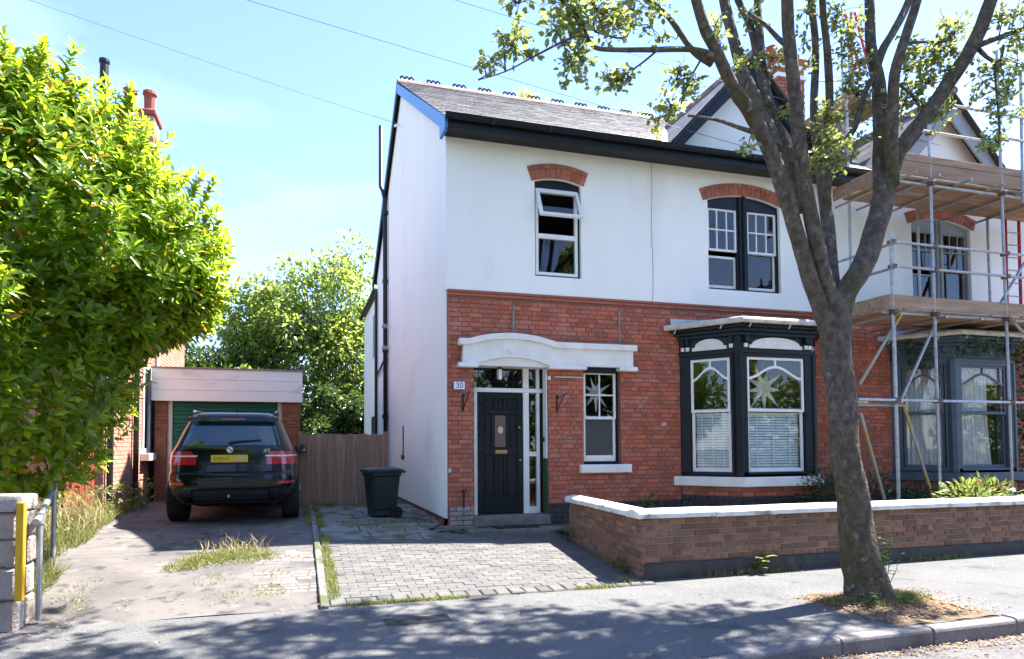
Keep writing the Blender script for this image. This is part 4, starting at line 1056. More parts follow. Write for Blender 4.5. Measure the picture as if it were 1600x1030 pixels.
lay(nh, 'plinth_brick', 'bluebrick', brick_specs(PARTY, 12.6, -.24, .21, keeper([(8.83, 11.57, -1, 9)]), (0, -.012, 0), (1, 0, 0), (0, -1, 0), bond='str', bl=.235), 60)
box('string_course', 'brick', nh, PARTY, 15.7, -.045, .02, 3.56, 3.64, bevel=.006)
facB = bay(nh, GX2, 'slateblue', 'slateblue', 'slateblue', 'gutterw')
MB().prism([(EY, EZ - .03), (RY, RZ - .03), (9.7, EZ - .10), (9.7, EZ - .16), (RY, RZ - .1), (EY, EZ - .08)], PARTY + .001, 15.9, YZ).build('roof_base', 'slateback', nh)
main_slates(PARTY, 13.2, nh, 60)
box('soffit', 'black', nh, PARTY, 15.7, -.40, -.03, 6.085, 6.105); box('fascia', 'black', nh, PARTY, 15.7, -.425, -.40, 6.03, 6.215)
MB().prism([(-.428 + p, 6.225 + q) for p, q in prof], PARTY, 15.7, YZ).build('gutter', 'black', nh)
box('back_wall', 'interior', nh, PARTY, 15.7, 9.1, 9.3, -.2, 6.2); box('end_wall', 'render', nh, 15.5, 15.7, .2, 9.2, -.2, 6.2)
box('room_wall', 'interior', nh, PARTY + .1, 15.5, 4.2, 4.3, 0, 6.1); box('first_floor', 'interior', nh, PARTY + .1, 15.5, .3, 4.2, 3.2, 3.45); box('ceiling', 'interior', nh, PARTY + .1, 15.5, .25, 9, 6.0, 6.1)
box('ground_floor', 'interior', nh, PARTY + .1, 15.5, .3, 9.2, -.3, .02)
# curtains in that bay
def curtain(tr, s0, s1, z0, z1, nwave, label, gath=0.0):
    mb = MB(); n = nwave * 8
    for j, z in enumerate((z0, (z0 + z1) / 2, z1)):
        for i in range(n + 1):
            t = i / n; s = s0 + (s1 - s0) * t - gath * (1 - j / 2) * 0
            if j == 0: s = s0 + (s1 + gath - s0) * t
            mb.v.append(tr(s, .13 + .022 * math.sin(t * nwave * 2 * PI) + .01 * math.sin(t * 17), z))
    for j in range(2):
        for i in range(n): mb.f.append((j * (n + 1) + i, j * (n + 1) + i + 1, (j + 1) * (n + 1) + i + 1, (j + 1) * (n + 1) + i))
    return tag(mb.build('curtain', 'curtain', smooth=True), label, 'curtain')
curtain(facB[0][0], .20, facB[0][1] - .20, .70, 2.45, 9, 'white net curtain in the left face of the grey blue bay window')
curtain(facB[1][0], .15, facB[1][1] * .62, .70, 2.45, 9, 'white net curtain in the front face of the grey blue bay window', .08)
for k, (s0, s1) in ((1, (.14, facB[1][1] - .18)), (0, (.18, facB[0][1] - .18))):
    box('pelmet', 'lace', nh, s0, s1, .13, .135, 2.28, 2.62, tr=facB[k][0])

# chimney stack on the party wall
ch = thing('chimney', 'red brick chimney stack with white bands and clay pots above the roofs', 'chimney', (8.05, 2.0, 7.6))
for (x0, x1, z0, z1, o, mt) in ((7.72, 8.40, 7.2, 9.15, 0, 'mortar'), (7.72, 8.40, 9.15, 9.24, .04, 'render'), (7.72, 8.40, 9.24, 9.36, .0, 'brick'), (7.72, 8.40, 9.36, 9.45, .05, 'render'), (7.72, 8.40, 9.45, 9.58, .09, 'brick')):
    box('stack', mt, ch, x0 - o, x1 + o, 1.6 - o, 2.4 + o, z0, z1)
for org, ax, nn, L in (((7.705, 2.41, 0), (0, -1, 0), (-1, 0, 0), .82), ((7.71, 1.585, 0), (1, 0, 0), (0, -1, 0), .70)):
    lay(ch, 'brick', 'brick', brick_specs(0, L, 7.2, 9.15, keeper([]), org, ax, nn), 90, 'brickwork')
for x in (7.9, 8.22):
    MB().lathe([(.13, 0), (.12, .05), (.10, .12), (.105, .42), (.13, .44), (.12, .48), (.08, .48)], (x, 2.0, 9.58), 12).build('chimney_pot', 'pot', ch)

# ---------------------------------------------------------------- scaffolding
sc = thing('scaffolding', 'steel tube scaffolding with timber board platforms in front of the right house', 'scaffold', (9.0, -1.5, -.1))
SY = -1.5
def pole(nm, a, b, mat='steel', r=.0242): return MB().tube([a, b], r, 8).build(nm, mat, sc)
std = [(7.27, 4.72), (8.17, 6.66), (9.82, 8.25), (11.6, 8.2)]
for i, (x, zt) in enumerate(std):
    pole('standard', (x, SY, -.12), (x, SY, zt))
    box('base_plate', 'rust', sc, x - .075, x + .075, SY - .075, SY + .075, -.125, -.11)
for x, zt, y in ((7.57, 7.6, -.36), (9.2, 6.3, -.36), (11.0, 6.3, -.36)): pole('standard', (x, y, 3.3 if x < 7.6 else 3.4), (x, y, zt))
pole('standard', (7.40, -1.40, -.12), (7.40, -1.40, 4.66))
pole('standard', (10.30, -1.52, 5.5), (10.36, -1.52, 7.9))
for x0, x1, z, dy in ((7.2, 12.4, 4.53, -.05), (7.2, 12.4, 4.12, -.05), (6.45, 12.4, 1.88, -.05), (8.6, 12.4, 7.05, -.05), (7.9, 9.4, 6.51, -.05), (9.7, 12.4, 6.62, -.05), (7.1, 12.4, 3.36, .05), (7.4, 12.4, 5.62, .05)):
    pole('ledger', (x0, SY + dy, z), (x1, SY + dy, z), 'steelyellow' if abs(z - 1.88) < .01 and False else 'steel')
for z in (4.50, 4.09, 1.84): pole('return_ledger', (7.25, SY - .15, z), (7.25, -.08, z))
pole('return_ledger', (6.5, SY + .06, 1.80), (7.6, SY + .06, 1.80), 'steelyellow')
for z, xs in ((3.31, (7.32, 8.3, 9.1, 9.9, 10.8, 11.6)), (5.66, (7.55, 8.05, 8.75, 9.5, 10.2, 11.0))):
    for i, x in enumerate(xs): pole('transom', (x, SY - (.28 if z > 5 else .12), z), (x, -.06, z), 'steel' if i % 3 else 'steelyellow')
for a, b, mt in (((7.63, 3.50), (6.60, 2.14), 'steelyellow'), ((8.37, 3.42), (7.45, 1.89), 'steel'), ((6.60, 1.67), (7.15, -.1), 'steelyellow'), ((7.50, 1.82), (8.20, -.1), 'steelyellow'), ((10.40, 4.44), (9.71, 3.58), 'steel'), ((9.83, 3.51), (10.9, 2.7), 'steel')):
    pole('brace', (a[0], SY + .055, a[1]), (b[0], SY + .055, b[1]), mt)
for x, zs in ((7.27, (1.88, 3.36, 4.12, 4.53)), (8.17, (1.88, 3.36, 4.12, 4.53, 5.62, 6.51)), (9.82, (1.88, 3.36, 4.12, 4.53, 5.62, 6.62, 7.05))):
    for z in zs:
        mb = MB(); mb.box(x - .042, x + .042, SY - .085, SY + .045, z - .036, z + .036).box(x + .03, x + .062, SY - .06, SY - .03, z - .012, z + .012)
        mb.build('coupler', 'rust', sc, bevel=.008)
rb = random.Random(4)
for z, x0, lab in ((3.385, 7.20, 'low'), (5.70, 7.45, 'high')):
    for i in range(5):
        y = SY + .04 + i * .228
        xx = x0 + rb.uniform(-.08, .05)
        while xx < 12.4:
            l = 3.9 if xx + 3.9 < 12.6 else 12.5 - xx
            box('scaffold_board', 'board', sc, xx, xx + l - .01, y, y + .222, z + rb.uniform(0, .004), z + .038, bevel=.004); xx += l
    for j, (a, b) in enumerate(((x0 - .02, x0 + 3.2), (x0 + 3.21, 12.5))):
        box('toe_board', 'board', sc, a, b, SY - .02 - .004 * j, SY + .018 - .004 * j, z + .04, z + .265, bevel=.004)
        if z > 5: box('toe_board', 'board', sc, a, b, SY - .022, SY + .016, z + .275, z + .40, bevel=.004)
    box('toe_board', 'board', sc, x0 - .04, x0 - .003, SY + .03, -.14, z + .04, z + .265, bevel=.004)
# small working platform round the chimney, with its own poles
for (x, y) in ((9.55, 1.7), (10.05, 2.0)): pole('standard', (x, y, 6.5), (x, y, 10.7))
for i, z in enumerate((9.0, 8.45, 8.0)): pole('guard_rail', (8.9, 1.9, z + .4), (10.6, 2.05, z + .75))
for i in range(4): box('scaffold_board', 'board', sc, 9.2 + i * .23, 9.42 + i * .23, .9, 2.5, 8.52 + i * .0, 8.56)
box('toe_board', 'board', sc, 9.18, 9.2, .9, 2.5, 8.56, 8.8)
def ladder(lab, a, b, mat, w=.36):
    a, b = Vector(a), Vector(b); e = thing('ladder', lab, 'ladder', a)
    s = Vector((w, 0, 0))
    for q in (Vector((0, 0, 0)), s): MB().tube([a + q, b + q], .03, 6).build('stile', mat, e)
    n = int((b - a).length / .28)
    for i in range(1, n): c = a.lerp(b, i / n); MB().tube([c, c + s], .014, 6).build('rung', 'steel', e)
ladder('red ladder at the right edge leaning on the lower scaffold platform', (10.62, -.95, 3.45), (11.22, -.55, 5.6), 'redplastic')
ladder('red ladder high on the scaffold near the chimney', (10.37, 2.0, 9.9), (9.95, 2.0, 11.3), 'redplastic', .3)
pl = tag(MB().tube([(10.03, 1.9, 9.2), (10.05, 1.9, 11.2)], .035, 6).build('timber_pole', 'orange'), 'upright orange timber pole tied to the high scaffold near the chimney', 'pole')

# ---------------------------------------------------------------- front boundary wall
fw = thing('boundary_wall', 'low brown brick front wall with white painted coping along the pavement', 'wall', (4.0, -3.4, -.35))
A = Vector((1.42, -3.50, 0)); B = Vector((1.60, -1.02, 0)); ret = (B - A).normalized(); rn = Vector((-ret.y, ret.x, 0))   # outward: to the left
WX1 = 14.0
MB().box(1.455, WX1, -3.49, -3.29, -.5, .33).build('wall_core', 'wallmortar', fw)
mb = MB(); 
q = [A - rn * .018 + ret * .05, A - rn * .205 + ret * .06, B - rn * .205, B - rn * .012]
mb.prism([(v.x, v.y) for v in q], -.5, .325, lambda p, r, a: (p, r, a)).build('wall_core', 'wallmortar', fw)
box('wall_plinth', 'plinth', fw, 1.44, 9.0, -3.535, -3.48, -.45, -.175, bevel=.008)
for i in range(1): box('wall_plinth', 'plinth', fw, 9.0, WX1, -3.535, -3.48, -.45, -.21, bevel=.008)
bs = brick_specs(0, 8.0, -.175, .325, keeper([]), (1.42, -3.5, 0), (1, 0, 0), (0, -1, 0), jit=.004, bond='flemish', course=.0714, rng=random.Random(12))
br = brick_specs(-.02, (B - A).length, -.33, .325, keeper([]), A, ret, rn, jit=.004, course=.0714, rng=random.Random(13))
lay(fw, 'brick', 'wallbrick', bs + br, 300, 'brickwork', ch=.006)
def coping(p0, p1, n0, L, w=.30, k=0):
    d = (p1 - p0).normalized(); n = n0; tot = (p1 - p0).length; s = 0; rr = random.Random(2 + k)
    while s < tot - .05:
        l = min(L * rr.uniform(.9, 1.1), tot - s)
        mb = MB(); zz = .325 + rr.uniform(-.003, .003)
        pr = [(-w / 2, zz), (-w / 2, zz + .055), (-w / 2 + .02, zz + .075), (-.02, zz + .10), (.02, zz + .10), (w / 2 - .02, zz + .075), (w / 2, zz + .055), (w / 2, zz)]
        a0, a1 = s + .002, s + l - .002
        mb.prism(pr, a0, a1, lambda p, r, a: tuple(p0 + d * a + n * p + Vector((0, 0, r)) - Vector((0, 0, 0))))
        mb.build('coping_stone', 'coping', fw, bevel=.006)
        s += l
c0 = Vector((1.36, -3.395, 0))
coping(c0, Vector((WX1, -3.395, 0)), Vector((0, 1, 0)), .92)
e0 = A - rn * .105 + ret * .26; e1 = B - rn * .105 + ret * .05
coping(e0, e1, rn, .85, k=1)
for v in []: pass

# ---------------------------------------------------------------- neighbour on the left
lh = thing('house', 'red brick neighbouring house behind the laurel on the left with black drainpipes', 'house', (-8.5, 6, 0))
LX = -5.3
box('wall', 'palemortar', lh, -12, LX - .012, 2.02, 9.9, -.2, 4.6)
win_r = (4.72, 5.42, 1.05, 2.9)
spl = brick_specs(0, 7.9, -.1, 4.4, keeper([(4.72 - 2.0, 5.42 - 2.0, 1.05, 2.9)]), (LX, 2.0, 0), (0, 1, 0), (1, 0, 0))
lay(lh, 'brick', 'nbbrick', spl, 200, 'brickwork')
lay(lh, 'brick', 'nbbrick', brick_specs(0, 3.0, -.1, 4.4, keeper([]), (LX - 3.0, 2.0, 0), (1, 0, 0), (0, -1, 0)), 0, 'brickwork')
w = box('window', 'white', lh, LX - .03, LX + .03, 4.70, 4.80, 1.05, 2.9, bevel=.004)
box('jamb', 'white', w, LX - .03, LX + .03, 5.34, 5.44, 1.05, 2.9, bevel=.004); box('head', 'white', w, LX - .03, LX + .03, 4.8, 5.34, 2.8, 2.9); box('rail', 'white', w, LX - .03, LX + .03, 4.8, 5.34, 1.05, 1.15)
box('pane', 'carglass', w, LX - .02, LX, 4.8, 5.34, 1.15, 2.8)
box('window_sill', 'white', lh, LX - .02, LX + .17, 4.6, 5.5, .90, 1.05, bevel=.008)
for y in (2.08, 3.9): MB().tube([(LX + .07, y, 4.4), (LX + .07, y, .0)], .05, 8).build('drainpipe', 'blackmatt', lh)
box('pier', 'palemortar', lh, LX - .01, LX + .055, 5.9, 6.1, -.1, 4.4)
# hipped roof with stack
V = [(-5.1, 1.8, 4.5), (-5.1, 10.1, 4.5), (-12.2, 10.1, 4.5), (-12.2, 1.8, 4.5), (-8.6, 4.6, 7.0), (-8.6, 7.3, 7.0)]
MB().add(V, [(0, 1, 5, 4), (1, 2, 5), (2, 3, 4, 5), (3, 0, 4), (0, 3, 2, 1)]).build('roof', 'slate', lh)
lc = thing('chimney', 'brick chimney stack with two red clay pots rising behind the laurel', 'chimney', (-5.75, 6, 5.5))
box('stack', 'palemortar', lc, -6.15, -5.35, 5.7, 6.3, 4.6, 8.55)
for org, ax, nn, L in (((-5.345, 5.69, 0), (0, 1, 0), (1, 0, 0), .62), ((-6.16, 5.69, 0), (1, 0, 0), (0, -1, 0), .82)):
    lay(lc, 'brick', 'nbbrick', brick_specs(0, L, 6.2, 8.5, keeper([]), org, ax, nn), 0, 'brickwork')
box('capping', 'pot', lc, -6.2, -5.3, 5.62, 6.38, 8.5, 8.62, bevel=.02)
for x in (-5.9, -5.5): MB().lathe([(.15, 0), (.14, .06), (.11, .14), (.12, .46), (.15, .48), (.14, .55), (.09, .55)], (x, 6, 8.62), 12).build('chimney_pot', 'pot', lc)
fl = thing('flue_pipe', 'tall black flue pipe beside the clay chimney pots on the left', 'flue', (-6.42, 6, 7.0))
MB().tube([(-6.42, 6, 6.6), (-6.42, 6, 9.75)], .09, 12).build('pipe', 'blackmatt', fl)
MB().tube([(-6.42, 6, 9.7), (-6.42, 6, 9.77)], .11, 12).build('collar', 'blackmatt', fl)
MB().tube([(-6.42, 6, 8.6), (-6.42, 6, 8.64)], .105, 12).build('collar', 'blackmatt', fl)
# red timber gate leading to it
gt = thing('red_gate', 'red painted boarded timber gate among weeds beside the left driveway', 'gate', (-5.4, .9, 0))
for i in range(9):
    y = .2 + i * .16; box('board', 'redwood', gt, -5.36, -5.335, y, y + .15, .05, 1.12 + .05 * math.sin(i), bevel=.004)
for z in (.3, .85): box('rail', 'redwood', gt, -5.40, -5.362, .2, 1.64, z, z + .1)

# ---------------------------------------------------------------- garage
ga = thing('garage', 'flat roofed garage with white fascia and green door behind the parked car', 'garage', (-3.65, 7, 0))
GY = 5.3
gx0, gx1 = -5.17, -2.2
def gm(x): return x
box('side_wall', 'garagebrick', ga, gx0, gx0 + .1, GY + .03, 10, -.1, 2.7); box('side_wall', 'garagebrick', ga, gx1 - .1, gx1, GY + .03, 10, -.1, 2.7)
box('rear_wall', 'garagebrick', ga, gx0, gx1, 9.9, 10, -.1, 2.7)
box('roof', 'slateback', ga, gx0 + .02, gx1 - .02, GY + .02, 10.1, 2.74, 2.80)
for a, b in ((gx0, gx0 + .235), (gx1 - .40, gx1)):
    box('pier', 'mortar', ga, a, b, GY, GY + .3, -.1, 2.2)
    lay(ga, 'brick', 'garagebrick', brick_specs(a, b, -.05, 2.17, keeper([]), (0, GY - .01, 0), (1, 0, 0), (0, -1, 0), bond='str'), 120, 'brickwork')
for k in range(3): box('fascia_board', 'fasciapanel', ga, gx0 - .06, gx1 + .04, GY - .10, GY - .06, 2.16 + k * .232, 2.388 + k * .232, bevel=.006)
box('fascia_trim', 'fasciapanel', ga, gx1 - .16, gx1 - .15, GY - .108, GY - .1, 2.16, 2.85)
box('roof_edge', 'zinc', ga, gx0 - .08, gx1 + .06, GY - .13, GY + .1, 2.85, 2.885)
box('door_post', 'cream', ga, gx0 + .235, gx0 + .33, GY + .05, GY + .12, -.05, 2.16); box('door_post', 'cream', ga, gx1 - .49, gx1 - .40, GY + .05, GY + .12, -.05, 2.16)
gd = box('garage_door', 'green', ga, gx0 + .33, gx1 - .49, GY + .10, GY + .12, -.03, 2.16)
for i in range(24): box('slat', 'green', gd, gx0 + .335, gx1 - .495, GY + .083, GY + .10, -.02 + i * .09, -.02 + i * .09 + .082, bevel=.012)

# ---------------------------------------------------------------- timber fence
fe = thing('fence', 'weathered brown close boarded timber fence beside the garage', 'fence', (-1.35, 3.6, 0))
x = -2.18; rf = random.Random(8)
while x < -.52:
    wd = rf.uniform(.095, .115)
    box('board', 'fence', fe, x, x + wd - .003, 3.58 + rf.uniform(-.004, .004), 3.60 + rf.uniform(0, .004), -.12, 1.42 + rf.uniform(-.012, .008), bevel=.003)
    x += wd * .97
for z in (.25, 1.1): box('rail', 'fence', fe, -2.18, -.52, 3.61, 3.66, z, z + .08)
for xx in (-2.2, -.5): box('post', 'fence', fe, xx - .04, xx + .04, 3.57, 3.65, -.15, 1.47, bevel=.006)

# ---------------------------------------------------------------- wheelie bin
bn = thing('wheelie_bin', 'dark green plastic wheelie bin standing by the white side wall', 'bin', (-.86, 1.3, -.06))
bx, by, bz = -.865, 1.35, -.06
def bp(s):  # (half x, half y) by height
    return .205 + .055 * s, .23 + .07 * s
RB = Matrix.Rotation(math.radians(8), 3, 'Z')
def brot(x, y, z): v = RB @ Vector((x, y, z)); return (bx + v.x, by + v.y, bz + v.z)
mb = MB(); ring = []
for s in (0.0, .12, .13, .9, .92, 1.0):
    hx, hy = bp(s)
    if s in (.12, ): hx -= .012; hy -= .012
    z = .06 + s * .72; c = .05
    if s >= .92: hx += .018; hy += .018
    pts = [(hx - c, -hy), (hx, -hy + c), (hx, hy - c), (hx - c, hy), (-hx + c, hy), (-hx, hy - c), (-hx, -hy + c), (-hx + c, -hy)]
    mb.v += [brot(p, q, z) for p, q in pts]
for i in range(5):
    for k in range(8): mb.f.append((i * 8 + k, i * 8 + (k + 1) % 8, i * 8 + 8 + (k + 1) % 8, i * 8 + 8 + k))
mb.f.append(tuple(range(8)))
mb.build('bin_body', 'binplastic', bn, bevel=.006)
mb = MB()
for (hx, hy, z) in ((.305, .335, .775), (.315, .35, .80), (.30, .33, .835), (.18, .20, .865)):
    c = .06; pts = [(hx - c, -hy), (hx, -hy + c), (hx, hy - c), (hx - c, hy), (-hx + c, hy), (-hx, hy - c), (-hx, -hy + c), (-hx + c, -hy)]
    mb.v += [brot(p, q, z) for p, q in pts]
for i in range(3):
    for k in range(8): mb.f.append((i * 8 + k, i * 8 + (k + 1) % 8, i * 8 + 8 + (k + 1) % 8, i * 8 + 8 + k))
mb.f += [tuple(range(8)), tuple(range(24, 32))]
mb.build('lid', 'binplastic', bn, bevel=.006)
MB().tube([brot(.33, -.2, .77), brot(.36, -.18, .79), brot(.36, .18, .79), brot(.33, .2, .77)], .018, 8).build('handle', 'binplastic', bn)
for s in (-1, 1):
    mb = MB().lathe([(.03, -.03), (.09, -.03), (.10, -.015), (.10, .015), (.09, .03), (.03, .03)], (0, 0, 0), 18)
    o = mb.build('wheel', 'rubber', bn); v = brot(.20, s * .24, .10); o.data.transform(Matrix.Translation(v) @ Matrix.Rotation(math.radians(8), 4, 'Z') @ Matrix.Rotation(PI / 2, 4, 'X'))
for s in (-1, 1): MB().box(-.05, .05, s * .3 - .004, s * .3 + .004, .3, .62).v

# ---------------------------------------------------------------- parked car
CX, CY, CZ = -3.215, .42, -.005
car = thing('parked_car', 'black sport utility car parked tail out on the left driveway', 'car', (CX, CY + 2.4, CZ))
PROF = [(.30, .80, .16, 4.66), (.36, .86, .09, 4.74), (.46, .915, .03, 4.80), (.58, .955, .0, 4.85), (.70, .968, .005, 4.86), (.76, .968, .02, 4.85), (.80, .962, .075, 4.84), (.92, .955, .09, 4.76), (1.02, .940, .10, 4.60),
        (1.08, .925, .11, 4.35), (1.12, .91, .12, 3.95), (1.16, .885, .145, 3.62), (1.22, .855, .18, 3.48), (1.40, .780, .30, 3.10), (1.55, .712, .40, 2.78), (1.63, .668, .44, 2.58), (1.68, .61, .50, 2.42), (1.71, .53, .64, 2.22), (1.725, .38, .85, 2.0)]
NEXP = 7.0
def lev(z):
    for a, b in zip(PROF, PROF[1:]):
        if z <= b[0]:
            t = (z - a[0]) / (b[0] - a[0]); return [a[i] + (b[i] - a[i]) * t for i in (1, 2, 3)]
    return list(PROF[-1][1:])
def cpt(t, z, off=0.0, lv=None):
    """point on the body at height z; t = 0 rear centre, +-pi front centre, sign gives the side"""
    w, r, f = lv or lev(z); yc, h = (r + f) / 2, (f - r) / 2
    s, c = math.sin(t), math.cos(t)
    e = 2 / NEXP
    x = w * math.copysign(abs(s) ** e, s); y = yc - h * math.copysign(abs(c) ** e, c)
    nx = math.copysign(abs(x / w) ** (NEXP - 1) / w, x); ny = math.copysign((abs((y - yc) / h)) ** (NEXP - 1) / h, y - yc)
    l = math.hypot(nx, ny) or 1
    return Vector((CX + x + off * nx / l, CY + y + off * ny / l, CZ + z))
def t_of_x(x, z):
    w = lev(z)[0]; return math.asin(min(1, abs(x) / w) ** (NEXP / 2)) * (1 if x >= 0 else -1)
NT = 96
mb = MB()
for z, w, r, f in PROF:
    for k in range(NT):
        q = k / NT
        # more points round the corners
        t = -PI + 2 * PI * q
        mb.v.append(tuple(cpt(t, z, 0, [w, r, f])))
for i in range(len(PROF) - 1):
    for k in range(NT):
        a = i * NT + k; b = i * NT + (k + 1) % NT; mb.f.append((a, b, b + NT, a + NT))
mb.f.append(tuple(range(NT))[::-1]); e = (len(PROF) - 1) * NT; mb.f.append(tuple(range(e, e + NT)))
body = mb.build('body', 'carpaint', car, smooth=True)
# wheel arches
cut = MB()
for y in (.93, 3.86):
    o = Vector((CX, CY + y, CZ + .365))
    for s in (-1, 1):
        cut.tube([o + Vector((s * .70, 0, 0)), o + Vector((s * 1.3, 0, 0))], .425, 28)
co = cut.build('arch_cutter', 'carpaint')
md = body.modifiers.new('cut', 'BOOLEAN'); md.operation = 'DIFFERENCE'; md.object = co; md.solver = 'EXACT'
bpy.context.view_layer.update()
nm = bpy.data.meshes.new_from_object(body.evaluated_get(bpy.context.evaluated_depsgraph_get()))
body.modifiers.clear(); body.data = nm; bpy.data.objects.remove(co)
for p in nm.polygons: p.use_smooth = True
try: nm.set_sharp_from_angle(angle=math.radians(32))
except Exception: pass
def patch(nm_, mat, t0, t1, z0, z1, off, par=car, nt=12, nz_=6, shape=None, thick=.006):
    mb = MB()
    for j in range(nz_ + 1):
        for i in range(nt + 1):
            z = z0 + (z1 - z0) * j / nz_; a, b = (t0, t1) if not callable(t0) else (t0(z), t1(z))
            mb.v.append(tuple(cpt(a + (b - a) * i / nt, z, off)))
    n = nt + 1
    for j in range(nz_):
        for i in range(nt): mb.f.append((j * n + i, j * n + i + 1, (j + 1) * n + i + 1, (j + 1) * n + i))
    # rim
    base = len(mb.v)
    rim = [i for i in range(n)] + [j * n + nt for j in range(1, nz_ + 1)] + [nz_ * n + i for i in range(nt - 1, -1, -1)] + [j * n for j in range(nz_ - 1, 0, -1)]
    cen = cpt(0, (z0 + z1) / 2) if True else None
    for r in rim:
        j, i = divmod(r, n); z = z0 + (z1 - z0) * j / nz_; a, b = (t0, t1) if not callable(t0) else (t0(z), t1(z))
        mb.v.append(tuple(cpt(a + (b - a) * i / nt, z, off - thick - .01)))
    for k in range(len(rim)): mb.f.append((rim[k], rim[(k + 1) % len(rim)], base + (k + 1) % len(rim), base + k))
    return mb.build(nm_, mat, par, smooth=False)
def patchx(nm_, mat, x0, x1, z0, z1, off, par=car, nt=14, nz_=6):
    return patch(nm_, mat, (lambda z: t_of_x(x0(z) if callable(x0) else x0, z)), (lambda z: t_of_x(x1(z) if callable(x1) else x1, z)), z0, z1, off, par, nt, nz_)
patchx('rear_window', 'carglass', lambda z: -.70 + .30 * (z - 1.19), lambda z: .70 - .30 * (z - 1.19), 1.19, 1.56, .004)
sp_ = patchx('spoiler', 'carpaint', lambda z: -.60, lambda z: .60, 1.56, 1.635, .075)
patchx('brake_light', 'tailred', -.17, .17, 1.585, 1.605, .080, sp_)
for s in (-1, 1):
    tl_ = patch('tail_light', 'tailred', lambda z, s=s: s * abs(t_of_x(.50 + .10 * max(0, z - 1.03) / .1, z)), lambda z, s=s: s * 1.30, .90, 1.10, .010, nt=18)
    patch('lamp_strip', 'tailclear', lambda z, s=s: s * abs(t_of_x(.48, z)), lambda z, s=s: s * 1.28, 1.02, 1.042, .016, tl_, nt=18, nz_=1)
    patch('reflector', 'tailred', lambda z, s=s: s * abs(t_of_x(.66, z)), lambda z, s=s: s * abs(t_of_x(.90, z)), .605, .645, .006, nt=6, nz_=2)
    patch('side_window', 'carglass', lambda z, s=s: s * 1.10, lambda z, s=s: s * (2.30 - 1.1 * (z - 1.2)), 1.21, 1.56, .003, nt=26)
    # vents in the bumper corners
    patch('bumper_vent', 'blackmatt', lambda z, s=s: s * abs(t_of_x(.55, z)), lambda z, s=s: s * abs(t_of_x(.86, z)), .44, .54, .004, nt=6, nz_=2)
    o = MB(); c = Vector((CX + s * .60, CY + .10, CZ + .335))
    o.tube([c + Vector((0, -.02, 0)), c + Vector((0, .25, 0))], .04, 14, cap=False); o.tube([c + Vector((0, .05, 0)), c + Vector((0, .06, 0))], .037, 14); o.build('exhaust_tip', 'blackmatt', car)
    # mirror
    m = Vector((CX + s * 1.02, CY + 3.05, CZ + 1.14))
    mm = MB(); mm.add([], [])
    pr = [(-.10, -.07), (-.11, .03), (-.06, .085), (.07, .08), (.11, .03), (.10, -.05), (.05, -.08)]
    mm.prism([(m.x + p * s * -1, m.z + q_) for p, q_ in pr], m.y - .05, m.y + .09, XZ)
    mir = mm.build('door_mirror', 'carpaint', car, bevel=.02, seg=2)
    MB().prism([(m.x + p * s * -.8, m.z + q_ * .8) for p, q_ in pr], m.y - .056, m.y - .051, XZ).build('mirror_glass', 'carglass', mir)
    MB().tube([m + Vector((-s * .08, .02, -.05)), m + Vector((-s * .18, .06, -.06))], .03, 6).build('mirror_arm', 'carpaint', mir)
    # roof rail
    MB().tube([(CX + s * .60, CY + .62, CZ + 1.70), (CX + s * .615, CY + .75, CZ + 1.735), (CX + s * .62, CY + 1.4, CZ + 1.75), (CX + s * .60, CY + 2.3, CZ + 1.735), (CX + s * .585, CY + 2.45, CZ + 1.70)], .018, 6).build('roof_rail', 'alloy', car)
    for y in (.93, 3.86):
        wv = Vector((CX + s * .845, CY + y, CZ + .365))
        tp = [(-.12, .20), (-.14, .25), (-.135, .335), (-.11, .365), (.11, .365), (.135, .335), (.14, .25), (.12, .20)]
        mbw = MB(); n = 40
        for p, r_ in tp:
            for k in range(n): a = 2 * PI * k / n; mbw.v.append((wv.x + p, wv.y + r_ * math.cos(a), wv.z + r_ * math.sin(a)))
        for i in range(len(tp) - 1):
            for k in range(n): mbw.f.append((i * n + k, i * n + (k + 1) % n, (i + 1) * n + (k + 1) % n, (i + 1) * n + k))
        wh = mbw.build('wheel', 'rubber', car, smooth=True)
        mbr = MB(); mbr.tube([wv + Vector((-.1, 0, 0)), wv + Vector((.1, 0, 0))], .21, 24)
        mbr.build('rim', 'alloy', wh)
        for k in range(5):
            a = 2 * PI * k / 5; d = Vector((0, math.cos(a), math.sin(a)))
            MB().tube([wv + Vector((s * .115, 0, 0)), wv + Vector((s * .125, 0, 0)) + d * .2], .03, 6).build('spoke', 'alloy', wh)
# tailgate details
def rear_y(x, z): return cpt(t_of_x(x, z), z).y
for z, x0, nmx, mt, h in ((.765, .80, 'bumper_seam', 'blackmatt', .010), (.56, .60, 'bumper_trim', 'blackmatt', .016)):
    patchx(nmx, mt, -x0, x0, z, z + h, .002, nz_=1)
patchx('lower_bumper', 'blackmatt', -.52, .52, .32, .52, .006, nz_=3)
yp = rear_y(0, 1.0) - .012
pt = box('number_plate', 'platey', car, CX - .29, CX + .23, yp - .012, yp, CZ + .935, CZ + 1.045, bevel=.004)
box('plate_print', 'platesmudge', pt, CX - .25, CX - .02, yp - .0135, yp - .0122, CZ + .962, CZ + 1.02); box('plate_print', 'plategrey', pt, CX + .04, CX + .19, yp - .0135, yp - .0122, CZ + .962, CZ + 1.02)
patchx('plate_recess', 'blackmatt', -.42, .42, .90, .928, .003, nz_=1)
ye = rear_y(0, 1.12) - .006; em = None
mbe = MB().prism([(CX - .03 + .047 * math.cos(t), CZ + 1.125 + .047 * math.sin(t)) for t in frange(0, 2 * PI, 24)[:-1]], ye - .006, ye + .004, XZ); em = mbe.build('emblem', 'chrome', car)
